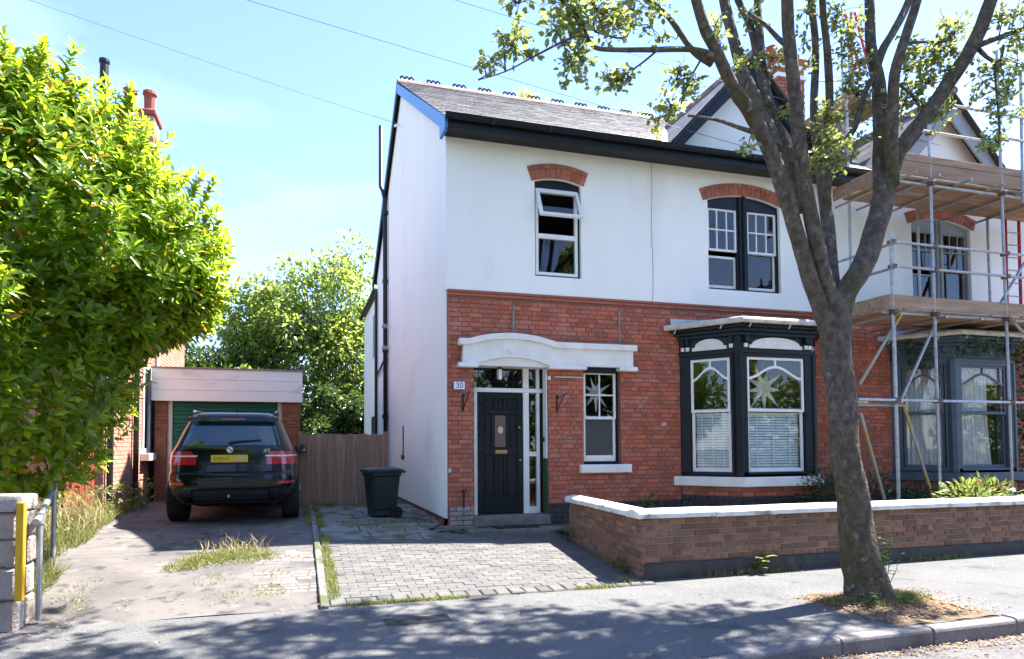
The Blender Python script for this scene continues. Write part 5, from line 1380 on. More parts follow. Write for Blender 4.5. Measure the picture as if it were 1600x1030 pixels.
for k in range(4):
    a0 = k * PI / 2; pl_ = [(CX - .03, CZ + 1.125)] + [(CX - .03 + .033 * math.cos(t), CZ + 1.125 + .033 * math.sin(t)) for t in frange(a0, a0 + PI / 2, 6)]
    MB().prism(pl_, ye - .0085, ye - .0055, XZ).build('emblem_quarter', 'badgeblue' if k % 2 else 'plaque', em)
text_mesh('model_badge', 'X5', .085, 'chrome', car, (CX + .50, rear_y(.5, 1.1) - .012, CZ + 1.105), (1, 0, 0), (0, 0, 1), .003)
wy = rear_y(0, 1.24) - .02
MB().tube([(CX - .05, wy, CZ + 1.225), (CX + .10, wy + .01, CZ + 1.25), (CX + .42, wy + .02, CZ + 1.275)], [.030, .016, .008], 6).build('wiper', 'blackmatt', car)
box('tow_bracket', 'alloy', car, CX - .05, CX - .015, CY - .004, CY + .02, CZ + .41, CZ + .45, bevel=.004)
MB().prism([(CY + .85, CZ + 1.72), (CY + 1.02, CZ + 1.72), (CY + .86, CZ + 1.775)], CX - .012, CX + .012, YZ).build('roof_aerial', 'carpaint', car)

# ---------------------------------------------------------------- left gateway: stone wall, post, rail
pw = thing('stone_wall', 'grey stone block garden wall end at the left edge of the drive', 'wall', (-5.2, -3.6, -.35))
box('wall_core', 'soil', pw, -9, -4.51, -3.78, -3.42, -.5, .62)
rw = random.Random(17); z = -.38
while z < .62:
    h = rw.choice((.19, .23, .27)); h = min(h, .63 - z)
    x = -4.48
    k = 0
    while x > -7.5:
        l = rw.uniform(.3, .55)
        cpos = Vector((x - l / 2, -3.80 + rw.uniform(-.012, .012), z + h / 2)); m = Matrix.Rotation(rw.uniform(-.03, .03), 3, 'Y') @ Matrix.Rotation(rw.uniform(-.03, .03), 3, 'Z')
        lay(pw, 'stone', 'stone', [(cpos, m, (l - .014, .10, h - .014))], ch=.018); x -= l
    yy = -3.80
    while yy < -3.42:
        l = rw.uniform(.16, .24); lay(pw, 'stone', 'stone', [(Vector((-4.48 + rw.uniform(-.012, .012), yy + l / 2, z + h / 2)), basis(Vector((0, 1, 0)), Vector((-1, 0, 0)), Vector((0, 0, 1))), (l - .014, .08, h - .014))], ch=.018); yy += l
    z += h
x = -4.465
while x > -7.5: box('coping_stone', 'stone', pw, x - .58, x - .005, -3.84, -3.38, .62, .75, bevel=.025, seg=2); x -= .585
tag(box('yellow_post', 'yellow', None, -4.475, -4.415, -3.87, -3.815, -.10, .70, bevel=.006), 'yellow painted timber post at the end of the stone wall', 'post')
hr = thing('handrail', 'bent galvanised steel tube handrail beside the left driveway', 'handrail', (-4.5, -3, -.2))
MB().tube([(-4.385, -3.6, -.32), (-4.39, -3.6, .52)], .024, 10).build('post', 'steel', hr)
MB().tube([(-4.775, -2.0, -.20), (-4.775, -2.0, .72)], .024, 10).build('post', 'steel', hr)
MB().tube([(-4.36, -3.78, .53), (-4.40, -3.56, .56), (-4.775, -2.0, .745), (-4.80, -1.88, .76)], .027, 10).build('rail', 'steel', hr)
for a in ((-4.39, -3.6, .50), (-4.775, -2.0, .68)): MB().tube([a, (a[0], a[1], a[2] + .09)], .034, 10).build('collar', 'steel', hr)
# scraps of timber at the corner of the house
rs = random.Random(31)
LAB = ['grey plank lying flat along the base of the white side wall', 'broken piece of timber on the slabs near the house corner', 'short rotten board at the brick corner beside the step', 'thin stick lying on the paving below the house corner', 'long dead stick lying in front of the corner stones', 'split piece of wood between bin and house corner']
for i, (x, y, l, a) in enumerate(((-.12, .55, .8, 1.45), (-.22, -.02, .5, 1.1), (-.10, -.30, .35, .6), (-.02, -.45, .45, -.5), (.12, -.50, .5, -.9), (-.30, .9, .6, 1.8))):
    d = Vector((math.cos(a), math.sin(a), rs.uniform(-.02, .1))); c = Vector((x, y, g(x, y) + .04 + .012 * i)); w_ = .05 if i < 3 or i == 5 else .02
    n = Vector((-d.y, d.x, 0)).normalized() * w_; u = Vector((0, 0, .018))
    a0, b0 = c - d * l / 2, c + d * l / 2
    tag(MB().add([a0 - n - u, b0 - n * .8 - u, b0 + n * .7 - u, a0 + n - u, a0 - n + u, b0 - n * .8 + u, b0 + n * .7 + u, a0 + n + u], [(0, 1, 2, 3), (4, 5, 6, 7), (0, 1, 5, 4), (1, 2, 6, 5), (2, 3, 7, 6), (3, 0, 4, 7)]).build('timber_scrap', 'deadwood', bevel=.006), LAB[i], 'timber')
# overhead cables
for k, (a, b, sag, lab) in enumerate((((-11.71, 1.72, 9.59), (-.12, 4.6, 8.5), .12, 'upper left overhead cable running to the gable of the white house'), ((-9.33, -.6, 8.35), (5.8, -.35, 6.38), .08, 'middle overhead cable running down to the front gable'), ((-4.58, -.6, 8.50), (9.9, -.3, 7.05), .04, 'overhead cable at the top running behind the street tree'))):
    A_, B_ = Vector(a), Vector(b); pts = [A_.lerp(B_, t) - Vector((0, 0, sag * 4 * t * (1 - t))) for t in frange(0, 1, 24)]
    tag(MB().tube(pts, .005, 5).build('overhead_cable', 'wire'), lab, 'cable')

# ---------------------------------------------------------------- vegetation
def bez(pts, n=4):
    """Catmull-Rom through (x, y, z, r) points"""
    P = [Vector(p[:3]) for p in pts]; R = [p[3] for p in pts]; outp, outr = [], []
    for i in range(len(P) - 1):
        p0, p1, p2, p3 = P[max(i - 1, 0)], P[i], P[i + 1], P[min(i + 2, len(P) - 1)]
        for k in range(n):
            t = k / n
            outp.append(.5 * ((2 * p1) + (p2 - p0) * t + (2 * p0 - 5 * p1 + 4 * p2 - p3) * t * t + (3 * p1 - p0 - 3 * p2 + p3) * t ** 3)); outr.append(R[i] + (R[i + 1] - R[i]) * t)
    return outp + [P[-1]], outr + [R[-1]]
def bark_tube(mb, pts, rad, n, rng, amp=.06):
    start = len(mb.v); mb.tube(pts, rad, n)
    for i in range(start, len(mb.v)):
        pass
LIMBS = {
    'L1': [(0.55,-5.60,5.49,0.034), (0.05,-5.45,6.0,0.030), (-0.8,-5.1,6.35,0.024), (-1.7,-4.5,6.5,0.016), (-2.5,-3.9,6.6,0.008)],
    'L2': [(0.45,-4.90,5.39,0.026), (-.1,-4.5,6.1,0.022), (-.9,-3.9,6.5,0.016), (-1.6,-3.2,6.7,0.008)],
    'L3': [(5.14,-5.5,6.1,0.05), (5.7,-5.2,6.5,0.04), (6.4,-4.8,6.8,0.03), (7.2,-4.4,7.0,0.012)],
    'L4': [(1.89,-4.4,6.30,0.05), (2.5,-3.9,6.9,0.04), (3.2,-3.3,7.4,0.025), (3.8,-2.8,7.8,0.01)],
    'trunk': [(3.03,-5.00,-0.40,0.222), (2.97,-5.00,-0.15,0.187), (2.91,-5.00,0.19,0.164), (2.85,-5.00,0.62,0.151), (2.78,-5.00,1.11,0.141), (2.75,-5.00,1.60,0.139), (2.71,-5.00,2.00,0.134), (2.69,-5.00,2.28,0.147), (2.67,-5.00,2.46,0.131), (2.66,-5.00,2.62,0.071)],
    'A': [(2.63,-5.00,2.18,0.080), (2.52,-5.00,2.46,0.078), (2.37,-5.02,2.81,0.075), (2.20,-5.05,3.22,0.072), (2.04,-5.10,3.55,0.071), (1.89,-5.12,3.85,0.070), (1.74,-5.15,4.06,0.067), (1.57,-5.20,4.19,0.062), (1.42,-5.25,4.30,0.057), (1.22,-5.30,4.55,0.052), (1.07,-5.35,4.71,0.047), (0.95,-5.40,4.91,0.044), (0.77,-5.50,5.19,0.039), (0.55,-5.60,5.49,0.026), (0.32,-5.70,5.83,0.015)],
    'A2': [(1.24,-5.30,4.50,0.041), (1.02,-5.35,4.51,0.026), (0.74,-5.45,4.42,0.024), (0.41,-5.55,4.30,0.021), (0.05,-5.65,4.18,0.018), (-0.14,-5.70,4.14,0.018), (-0.25,-5.75,4.18,0.011), (-0.44,-5.80,4.07,0.009), (-0.70,-5.85,3.88,0.007), (-0.91,-5.90,3.72,0.005), (-1.12,-5.95,3.60,0.003)],
    'A3': [(1.16,-5.30,4.45,0.037), (1.06,-5.20,4.59,0.029), (0.97,-5.10,4.83,0.027), (0.87,-5.05,5.00,0.025), (0.71,-5.00,5.13,0.023), (0.45,-4.90,5.39,0.017), (0.12,-4.80,5.69,0.011)],
    'A4': [(1.66,-5.18,3.97,0.024), (1.43,-5.30,3.92,0.019), (1.13,-5.40,3.90,0.014), (0.79,-5.50,3.84,0.010)],
    'C': [(2.06,-5.00,3.93,0.067), (2.07,-4.90,4.18,0.064), (2.02,-4.80,4.50,0.060), (1.95,-4.70,4.82,0.059), (1.92,-4.60,5.21,0.055), (1.89,-4.50,5.69,0.053), (1.89,-4.40,6.30,0.044), (1.89,-4.30,6.93,0.030), (1.94,-4.20,7.60,0.015)],
    'D': [(2.06,-4.90,4.41,0.041), (2.22,-4.60,4.95,0.041), (2.29,-4.40,5.52,0.040), (2.29,-4.20,5.96,0.036), (2.22,-4.00,6.59,0.026), (2.08,-3.80,7.24,0.016)],
    'E': [(2.41,-4.95,3.39,0.059), (2.34,-4.90,3.75,0.057), (2.31,-4.82,4.10,0.055), (2.28,-4.70,4.46,0.049), (2.27,-4.60,4.88,0.042), (2.31,-4.50,5.43,0.040), (2.38,-4.40,5.85,0.038), (2.52,-4.20,6.66,0.031), (2.75,-4.00,7.68,0.018)],
    'F': [(2.69,-5.00,2.19,0.085), (2.63,-5.02,2.52,0.078), (2.50,-5.05,2.88,0.073), (2.36,-5.10,3.25,0.070), (2.26,-5.13,3.62,0.067), (2.15,-5.20,3.94,0.064), (2.08,-5.25,4.32,0.061), (1.98,-5.30,4.72,0.056), (1.88,-5.40,5.08,0.052), (1.78,-5.50,5.51,0.041), (1.63,-5.60,5.91,0.027), (1.49,-5.70,6.24,0.014)],
    'F2': [(2.00,-5.30,4.73,0.030), (1.92,-5.25,4.82,0.024), (1.81,-5.20,4.97,0.019), (1.71,-5.10,5.13,0.013)],
    'G': [(2.79,-4.90,2.56,0.071), (2.85,-4.80,3.03,0.069), (3.01,-4.60,3.57,0.067), (3.06,-4.50,4.03,0.060), (3.05,-4.45,4.36,0.049), (3.07,-4.40,4.81,0.044), (3.21,-4.30,5.52,0.040), (3.25,-4.20,6.14,0.037), (3.41,-4.00,7.00,0.030), (3.50,-3.80,7.88,0.018)],
    'H': [(2.91,-4.70,3.60,0.048), (2.86,-4.80,4.01,0.043), (2.80,-4.90,4.60,0.040), (2.69,-5.00,4.99,0.037), (2.55,-5.10,5.41,0.034), (2.41,-5.30,5.86,0.026), (2.31,-5.50,6.28,0.013)],
    'R': [(2.72,-5.00,2.16,0.090), (2.78,-5.00,2.47,0.100), (2.90,-5.00,2.70,0.106), (3.09,-4.98,2.94,0.107), (3.27,-4.95,3.28,0.106), (3.41,-4.92,3.63,0.105), (3.50,-4.90,3.88,0.096)],
    'I': [(3.48,-4.85,3.73,0.083), (3.52,-4.80,4.09,0.079), (3.59,-4.75,4.43,0.075), (3.64,-4.70,4.97,0.070), (3.60,-4.65,5.40,0.056), (3.65,-4.60,5.95,0.051), (3.70,-4.50,6.61,0.039), (3.80,-4.30,7.53,0.022)],
    'I2': [(3.63,-4.70,5.18,0.045), (3.77,-4.65,5.41,0.046), (4.08,-4.50,5.74,0.045), (4.55,-4.30,6.32,0.044), (5.06,-4.10,7.19,0.035), (5.59,-3.90,8.13,0.021)],
    'J': [(3.50,-4.95,3.76,0.072), (3.40,-5.05,4.04,0.061), (3.31,-5.15,4.39,0.056), (3.24,-5.25,4.71,0.050), (3.35,-5.30,5.11,0.046), (3.43,-5.35,5.41,0.041), (3.44,-5.50,5.87,0.029), (3.54,-5.60,6.37,0.016)],
    'K': [(3.52,-4.90,3.78,0.073), (3.55,-5.00,4.11,0.072), (3.76,-5.10,4.41,0.071), (4.00,-5.20,4.79,0.071), (4.21,-5.30,5.15,0.069), (4.31,-5.40,5.54,0.061), (4.47,-5.50,6.03,0.047), (4.70,-5.60,6.58,0.030), (4.83,-5.70,7.12,0.016)],
    'K2': [(4.25,-5.30,5.13,0.033), (4.47,-5.35,5.22,0.026), (4.75,-5.40,5.33,0.024), (5.14,-5.50,5.50,0.017), (5.54,-5.60,5.71,0.010)],
    'K3': [(4.27,-5.30,5.09,0.024), (4.26,-5.40,4.94,0.019), (4.33,-5.45,4.89,0.016), (4.32,-5.50,5.03,0.012)],
    'K4': [(4.31,-5.42,4.91,0.014), (4.20,-5.50,4.57,0.009), (4.16,-5.55,4.16,0.007), (4.05,-5.60,3.90,0.004)],
    'I3': [(3.04,-4.75,4.16,0.029), (3.20,-4.80,4.39,0.034), (3.33,-4.80,4.74,0.032), (3.49,-4.75,4.96,0.030)],
    'J2': [(3.32,-5.20,4.66,0.016), (3.62,-5.10,4.63,0.012), (3.86,-5.00,4.55,0.010)],
    'J3': [(3.30,-5.30,5.00,0.018), (3.73,-5.20,5.14,0.014), (4.19,-5.10,5.29,0.012)],
    'B1': [(0.53,-5.50,4.36,0.010), (0.33,-5.55,4.17,0.008), (0.07,-5.60,3.96,0.006)],
    'B2': [(-0.21,-5.75,4.16,0.011), (-0.29,-5.70,4.38,0.009), (-0.40,-5.60,4.62,0.007)],
    'B3': [(0.55,-5.00,4.87,0.011), (0.37,-5.20,4.60,0.010), (-0.04,-5.50,4.40,0.007)],
    'B4': [(1.05,-5.30,4.46,0.010), (0.86,-5.40,4.18,0.008), (0.71,-5.50,3.89,0.006)],
}

tree = thing('street_tree', 'broadleaved street tree with many bare forking limbs growing from the pavement', 'tree', (3.0, -5.0, -.36))
rt = random.Random(77)
for k, pts in LIMBS.items():
    _s = .96
    pts = [(*q_[:3], q_[3] * _s) for q_ in pts]
    P, R = bez(pts, 6 if k in ('trunk', 'R', 'A', 'F', 'K') else 4)
    n = 24 if k == 'trunk' else (14 if R[0] > .05 else 7)
    mb = MB(); mb.tube(P, R, n)
    if R[0] > .03:      # knobbly bark and buttress roots
        for i, v in enumerate(mb.v):
            ring = min(i // n, len(P) - 1); a = 2 * PI * (i % n) / n; c = P[ring]; r = R[ring]
            f = 1 + .05 * math.sin(3 * a + ring * .5) + .035 * math.sin(5 * a - ring * .9) + rt.uniform(-.015, .015)
            if k == 'trunk':
                zz = c.z + .36; f += .16 * math.exp(-zz / .14) * (.5 + .5 * math.cos(5 * a + .6)) + .05 * math.sin(2 * a + zz * 2)
            vv = c + (Vector(v) - c) * f; mb.v[i] = tuple(vv)
    mb.build('trunk' if k == 'trunk' else ('limb' if R[0] > .04 else 'branch'), 'bark' if R[0] > .02 else 'bark2', tree, smooth=True)
CLUSTERS = [
    (-0.08,-5.60,4.51,0.16,60),
    (-0.29,-5.70,4.33,0.12,40),
    (0.13,-5.50,4.51,0.13,40),
    (-0.35,-5.60,4.51,0.12,34),
    (0.47,-5.20,4.84,0.12,26),
    (-0.29,-5.75,3.98,0.09,26),
    (-0.39,-5.80,3.87,0.08,16),
    (-0.01,-5.65,3.96,0.08,14),
    (0.14,-5.60,3.97,0.07,12),
    (0.21,-5.60,4.01,0.05,8),
    (-0.86,-5.90,3.92,0.08,14),
    (-0.93,-5.90,3.97,0.06,10),
    (-1.00,-5.90,3.78,0.06,8),
    (-0.79,-5.85,4.07,0.06,10),
    (-1.08,-5.95,3.74,0.04,5),
    (-0.70,-5.85,3.90,0.04,5),
    (-0.74,-5.70,4.37,0.10,18),
    (-0.47,-5.75,4.19,0.09,18),
    (0.65,-5.20,4.73,0.08,10),
    (0.78,-5.10,5.02,0.10,16),
    (0.75,-5.40,4.19,0.11,18),
    (0.63,-5.50,3.90,0.09,16),
    (0.85,-5.40,4.07,0.08,12),
    (0.98,-5.35,4.22,0.07,8),
    (0.70,-5.20,3.94,0.11,16),
    (1.21,-5.30,4.80,0.06,6),
    (1.32,-5.20,4.73,0.06,7),
    (1.71,-4.90,4.79,0.07,8),
    (2.18,-4.50,5.54,0.12,14),
    (2.03,-4.70,4.96,0.09,10),
    (2.28,-4.70,5.03,0.10,16),
    (2.32,-4.70,4.91,0.06,8),
    (2.36,-4.80,4.47,0.08,12),
    (2.38,-4.80,4.08,0.06,9),
    (1.60,-5.20,3.81,0.05,8),
    (3.09,-4.30,5.90,0.10,14),
    (2.97,-4.40,5.53,0.08,10),
    (2.36,-5.30,4.10,0.14,40),
    (2.42,-5.30,3.90,0.12,30),
    (2.50,-5.10,3.84,0.10,22),
    (2.59,-5.20,3.78,0.07,14),
    (3.00,-4.40,5.25,0.06,8),
    (3.03,-4.80,5.57,0.13,26),
    (3.29,-4.70,5.47,0.15,30),
    (3.41,-4.70,5.15,0.12,22),
    (3.23,-4.70,4.92,0.12,24),
    (3.35,-4.70,4.80,0.11,20),
    (3.35,-4.70,4.59,0.08,12),
    (3.30,-4.60,5.26,0.10,14),
    (3.68,-5.10,5.13,0.13,28),
    (3.84,-5.10,5.02,0.16,40),
    (3.59,-5.10,4.88,0.13,26),
    (4.02,-5.10,5.15,0.14,36),
    (4.20,-5.10,5.35,0.15,32),
    (3.95,-5.00,4.86,0.15,30),
    (3.74,-5.00,4.70,0.12,20),
    (4.24,-5.00,5.52,0.09,16),
    (4.14,-5.20,5.05,0.08,12),
    (3.61,-5.00,4.58,0.10,16),
    (3.90,-5.00,4.59,0.09,12),
    (3.99,-5.10,4.48,0.09,14),
    (4.04,-5.20,4.54,0.08,10),
    (3.40,-5.20,4.93,0.08,10),
    (4.41,-5.40,5.37,0.11,20),
    (4.57,-5.40,5.20,0.14,28),
    (4.38,-5.40,4.84,0.13,26),
    (4.50,-5.40,4.66,0.13,24),
    (4.18,-5.50,4.41,0.10,18),
    (4.23,-5.50,4.22,0.07,12),
    (4.07,-5.60,3.97,0.08,14),
    (4.64,-5.40,4.95,0.12,18),
    (3.94,-5.60,3.89,0.05,7),
    (4.67,-5.40,5.48,0.10,16),
    (4.67,-5.40,4.49,0.09,10),
    (4.12,-5.40,4.74,0.09,10),
    (4.16,-5.30,4.60,0.06,6),
    (0.81,-5.20,4.70,0.04,4),
    (3.05,-4.90,4.09,0.08,12),
    (3.17,-4.90,4.24,0.06,8),
]

# twigs and leaves: sparse sprays in view, the dense crown higher up
tips = [Vector(p[:3]) for pts in LIMBS.values() for p in pts]
LP, LD, LS = [], [], []
tw = MB()
def spray(c, r, n, seen=True):
    c = Vector(c)
    root = min(tips, key=lambda t: (t - c).length)
    if not seen and (root - c).length > .7: root = c + (root - c).normalized() * .3
    if (root - c).length > 1.3: root = c + (root - c).normalized() * .7
    mid = root.lerp(c, .5) + Vector((rt.uniform(-.06, .06), rt.uniform(-.06, .06), rt.uniform(-.05, .05)))
    tw.tube([root, mid, c], [.007, .005, .003], 4, cap=False)
    m = max(1, n // 6)
    for j in range(m):
        d = Vector((rt.gauss(0, 1), rt.gauss(0, 1), rt.gauss(0, 1))).normalized()
        e = c + d * r * rt.uniform(.55, 1.15)
        tw.tube([c, c.lerp(e, .5) + Vector((0, 0, .02)), e], [.004, .003, .002], 3, cap=False)
        for q in range(max(3, n // m)):
            t = rt.uniform(.25, 1.05); LP.append(c.lerp(e, t) + Vector((rt.gauss(0, .02), rt.gauss(0, .02), rt.gauss(0, .02))))
            dd = d * .6 + Vector((rt.gauss(0, .8), rt.gauss(0, .8), rt.gauss(0, .6))); LD.append(dd.normalized()); LS.append(1.0 if seen else 1.35)
for x, y, z, r, n in CLUSTERS: spray((x, y, z), r * 1.5, int(n * 4.0))
def in_view(p):
    d = Vector(p) - CAM_POS; zz = d.dot(F_)
    if zz < .5: return False
    u = PU + FPX * d.dot(R_) / zz; v = PV - FPX * d.dot(U_) / zz
    return -30 < u < 1640 and v > -12
# crown above the frame, in clumps with gaps
def clump(x, y, z):
    for _ in range(7):
        q = (x + rt.gauss(0, .27), y + rt.gauss(0, .27), z + rt.gauss(0, .2))
        if not in_view((q[0], q[1], q[2] - .35)): spray(q, rt.uniform(.15, .35), rt.randint(40, 70), False)
cnt = 0
while cnt < 290:
    a, b = rt.uniform(0, 2 * PI), rt.random() ** .5
    x, y, z = 2.0 + 3.7 * b * math.cos(a), -4.5 + 2.5 * b * math.sin(a), rt.uniform(4.6, 9.2)
    if y < -4.95 and rt.random() < .85: continue
    if ((z - 6.6) / 2.9) ** 2 + b * b > 1.05 or in_view((x, y, z - .35)): continue
    clump(x, y, z); cnt += 7
cnt = 0
while cnt < 105:
    x, y, z = rt.uniform(4.2, 7.6), rt.uniform(-4.75, -3.0), rt.uniform(4.8, 7.8)
    if in_view((x, y, z - .35)): continue
    clump(x, y, z); cnt += 7
# more boughs over the pavement to the left, out of view but shading the ground
cnt = 0
while cnt < 105:
    x, y, z = rt.uniform(-2.4, .6), rt.uniform(-5.0, -2.4), rt.uniform(4.6, 7.6)
    if in_view((x, y, z - .35)): continue
    clump(x, y, z); cnt += 7
tag(tw.build('twigs', 'bark2', tree), kind='stuff')
n = len(LP); P_ = np.array([tuple(v) for v in LP]); D_ = np.array([tuple(v) for v in LD])
leaves('crown', 'tree_leaf', tree, P_, D_, unit(rnd_dirs(n) * .8 + np.array([0, 0, 1.0])), NP.uniform(.036, .074, n) * np.array(LS), NP.uniform(.026, .05, n) * np.array(LS), T_OVAL)

# laurel: shoots with whorls of glossy leaves
lau = thing('laurel_tree', 'large glossy yellow green laurel bush overhanging the left driveway', 'tree', (-5.7, -2.2, -.1))
BL = [((-5.25, -1.9, 3.55), (1.85, 1.6, 1.75)), ((-4.50, -2.0, 3.25), (1.42, 1.25, 1.15)), ((-4.2, -1.9, 2.9), (.95, 1.0, .75)), ((-4.75, -1.9, 4.0), (1.05, 1.0, .75)), ((-5.35, -2.05, 1.85), (1.38, 1.25, 1.3)), ((-5.35, -2.2, 4.4), (1.0, 1.0, .75)), ((-5.95, -3.3, 2.5), (1.25, 1.1, 1.5)), ((-6.4, -1.6, 3.4), (1.8, 1.6, 1.9))]
def blob_d(p):
    return min((((p[0] - c[0]) / r[0]) ** 2 + ((p[1] - c[1]) / r[1]) ** 2 + ((p[2] - c[2]) / r[2]) ** 2) ** .5 for c, r in BL)
shoots = []
rl = random.Random(55)
while len(shoots) < 4300:
    c, r = rl.choice(BL)
    d = Vector((rl.gauss(0, 1), rl.gauss(0, 1), rl.gauss(0, 1))).normalized()
    k = rl.uniform(.82, 1.06)
    p = Vector((c[0] + d.x * r[0] * k, c[1] + d.y * r[1] * k, c[2] + d.z * r[2] * k))
    bd = blob_d(p)
    if bd < .80 or p.x < -7.4: continue
    lump = .08 * math.sin(4.1 * p.x + 1) * math.sin(3.7 * p.z) + .05 * math.sin(7 * p.z + 3 * p.y)
    p = p + d * lump
    # open air below the overhang above the drive
    if p.x > -4.35 and p.z < 2.15 + .55 * (p.x + 3.1) * -1 * .0 - 0: 
        if p.z < 2.35 - (-3.1 - p.x) * 1.05: continue
    shoots.append((p, Vector((d.x * .8, d.y * .8, d.z * .5 + .55)).normalized()))
for _ in range(170):      # long young shoots standing out of the mass
    p, d = rl.choice(shoots)
    if p.z < 2.6 or d.z < .35: continue
    d2 = (d + Vector((0, 0, .7))).normalized(); h = rl.uniform(.10, .34)
    for q in range(int(h / .09) + 1): shoots.append((p + d2 * .09 * (q + 1), d2))
lp, ld, ln_, ll, lw = [], [], [], [], []
for p, d in shoots:
    u = d.orthogonal().normalized(); v = d.cross(u); m = rl.randint(8, 13); ph = rl.uniform(0, 6)
    for i in range(m):
        a = ph + i * 2.4; t = i / m
        el = .15 + 1.0 * t
        q = (u * math.cos(a) + v * math.sin(a)) * math.cos(el) + d * math.sin(el)
        q = (q + Vector((rl.gauss(0, .12), rl.gauss(0, .12), rl.gauss(0, .12)))).normalized()
        lp.append(p + d * (-.12 + .16 * t)); ld.append(q)
        nn_ = d - q * d.dot(q); ln_.append(nn_.normalized() if nn_.length > .05 else u); L_ = rl.uniform(.07, .185) * (1 - .25 * t); ll.append(L_); lw.append(L_ * rl.uniform(.40, .50))
lp = np.array([tuple(v) for v in lp]); ld = np.array([tuple(v) for v in ld]); ln_ = np.array([tuple(v) for v in ln_]); ll = np.array(ll); lw = np.array(lw)
# inner foliage
ni = 9000; ip = []
while len(ip) < ni:
    c, r = rl.choice(BL); d = Vector((rl.gauss(0, 1), rl.gauss(0, 1), rl.gauss(0, 1))).normalized() * rl.uniform(.45, .9)
    p = (c[0] + d.x * r[0], c[1] + d.y * r[1], c[2] + d.z * r[2])
    if p[0] > -4.35 and p[2] < 2.45 - (-3.1 - p[0]) * 1.05: continue
    ip.append(p)
leaves('inner_foliage', 'laurel_leaf', lau, np.array(ip), rnd_dirs(ni), unit(rnd_dirs(ni) + np.array([0, 0, .6])), NP.uniform(.14, .2, ni), NP.uniform(.06, .085, ni), T_LEAF)
cp = np.array(CAM_POS); dist = np.linalg.norm(lp + ld * .08 - cp, axis=1)
vis = np.array([in_view(tuple(p)) for p in lp]); order_ = np.argsort(dist + np.where(vis, 0, 100))
near = order_[:300]; rest = order_[300:]
leaves('crown', 'laurel_leaf', lau, lp[rest], ld[rest], ln_[rest], ll[rest], lw[rest], T_OVAL)
lmesh = {}
for i in near:
    key = (round(float(ll[i]), 2), round(float(lw[i] / ll[i]), 1))
    if key not in lmesh:
        V, Fa = leaf_arrays(np.zeros((1, 3)), np.array([[1., 0, 0]]), np.array([[0., 0, 1]]), np.array([key[0]]), np.array([key[0] * key[1]]), T_OVAL)
        me = bpy.data.meshes.new('leaf'); me.from_pydata([tuple(v) for v in V], [], [tuple(int(q) for q in f) for f in Fa]); me.materials.append(M['laurel_leaf']); lmesh[key] = me
    x = Vector(ld[i]).normalized(); y = Vector(ln_[i]).cross(x).normalized(); z = x.cross(y)
    o = bpy.data.objects.new('leaf', lmesh[key]); link(o, lau); o.matrix_basis = Matrix.Translation(Vector(lp[i])) @ basis(x, y, z).to_4x4()
for i, (dx, dy, tx, tz) in enumerate(((0, 0, -5.3, 3.8), (-.25, .1, -6.3, 3.6), (.2, -.1, -4.6, 3.0), (.05, .2, -5.4, 4.6))):
    P, R = bez([(-5.75 + dx, -2.2 + dy, -.25, .10), (-5.7 + dx * 1.2, -2.15 + dy, 1.0, .085), ((-5.7 + tx) / 2, -2.1, (1 + tz) / 2, .06), (tx, -2.0, tz, .02)], 5)
    MB().tube(P, R, 9).build('stem', 'bark', lau, smooth=True)

# trees behind
def leafy_tree(name, label, base, crown, n, mat, size=(.12, .2), trunk=.16, seed=1, group=None, lumps=9):
    """crown: list of (centre, radii)"""
    rr = random.Random(seed); t = thing(name, label, 'tree', base, group)
    bx_, by_, bz_ = base; c0 = crown[0][0]
    P, R = bez([(bx_, by_, bz_ - .2, trunk), (bx_ + .1, by_, (bz_ + c0[2]) / 2, trunk * .75), (c0[0], c0[1], c0[2], trunk * .4)], 5)
    MB().tube(P, R, 9).build('trunk', 'bark', t, smooth=True)
    pts, dirs = [], []
    sub = []
    for c, r in crown:
        for k in range(lumps):
            d = Vector((rr.gauss(0, 1), rr.gauss(0, 1), rr.gauss(0, .9))).normalized() * rr.uniform(.45, .95)
            q = Vector((c[0] + d.x * r[0], c[1] + d.y * r[1], c[2] + d.z * r[2])); sub.append((q, rr.uniform(.28, .5) * min(r)))
            MB().tube([(c0[0], c0[1], c0[2] - .5 * r[2]), tuple((Vector(c0) + q) / 2 + Vector((0, 0, .1))), tuple(q)], [trunk * .3, trunk * .18, .02], 5).build('branch', 'bark', t)
    per = n // len(sub)
    for q, s in sub:
        for _ in range(per):
            d = Vector((rr.gauss(0, 1), rr.gauss(0, 1), rr.gauss(0, 1))).normalized(); k = s * rr.random() ** .33
            pts.append(tuple(q + d * k)); dirs.append(tuple(d + Vector((0, 0, -.35))))
    m = len(pts)
    leaves('crown', mat, t, np.array(pts), np.array(dirs) + rnd_dirs(m) * .6, unit(rnd_dirs(m) * .8 + np.array([0, 0, 1])), NP.uniform(*size, m), NP.uniform(size[0] * .5, size[1] * .55, m), T_LEAF)
    return t
leafy_tree('garden_tree', 'tall green garden tree filling the gap between garage and white house', (-1.6, 18, 0), [((-1.0, 18, 6.9), (2.4, 2.2, 3.6)), ((-3.0, 17.5, 5.8), (2.3, 1.8, 2.9)), ((-4.4, 18, 4.2), (1.9, 1.6, 2.4)), ((.3, 18, 3.6), (2.0, 2.0, 2.6)), ((-.9, 18.2, 2.2), (2.6, 2.0, 1.8))], 32000, 'far_leaf', (.17, .29), .10, 5, lumps=36)
leafy_tree('garden_tree', 'dark green tree just above the left end of the garage roof', (-6.0, 16, 0), [((-6.0, 16, 3.4), (2.2, 1.8, 2.2))], 7000, 'shade_leaf', (.16, .26), .15, 6, lumps=20)
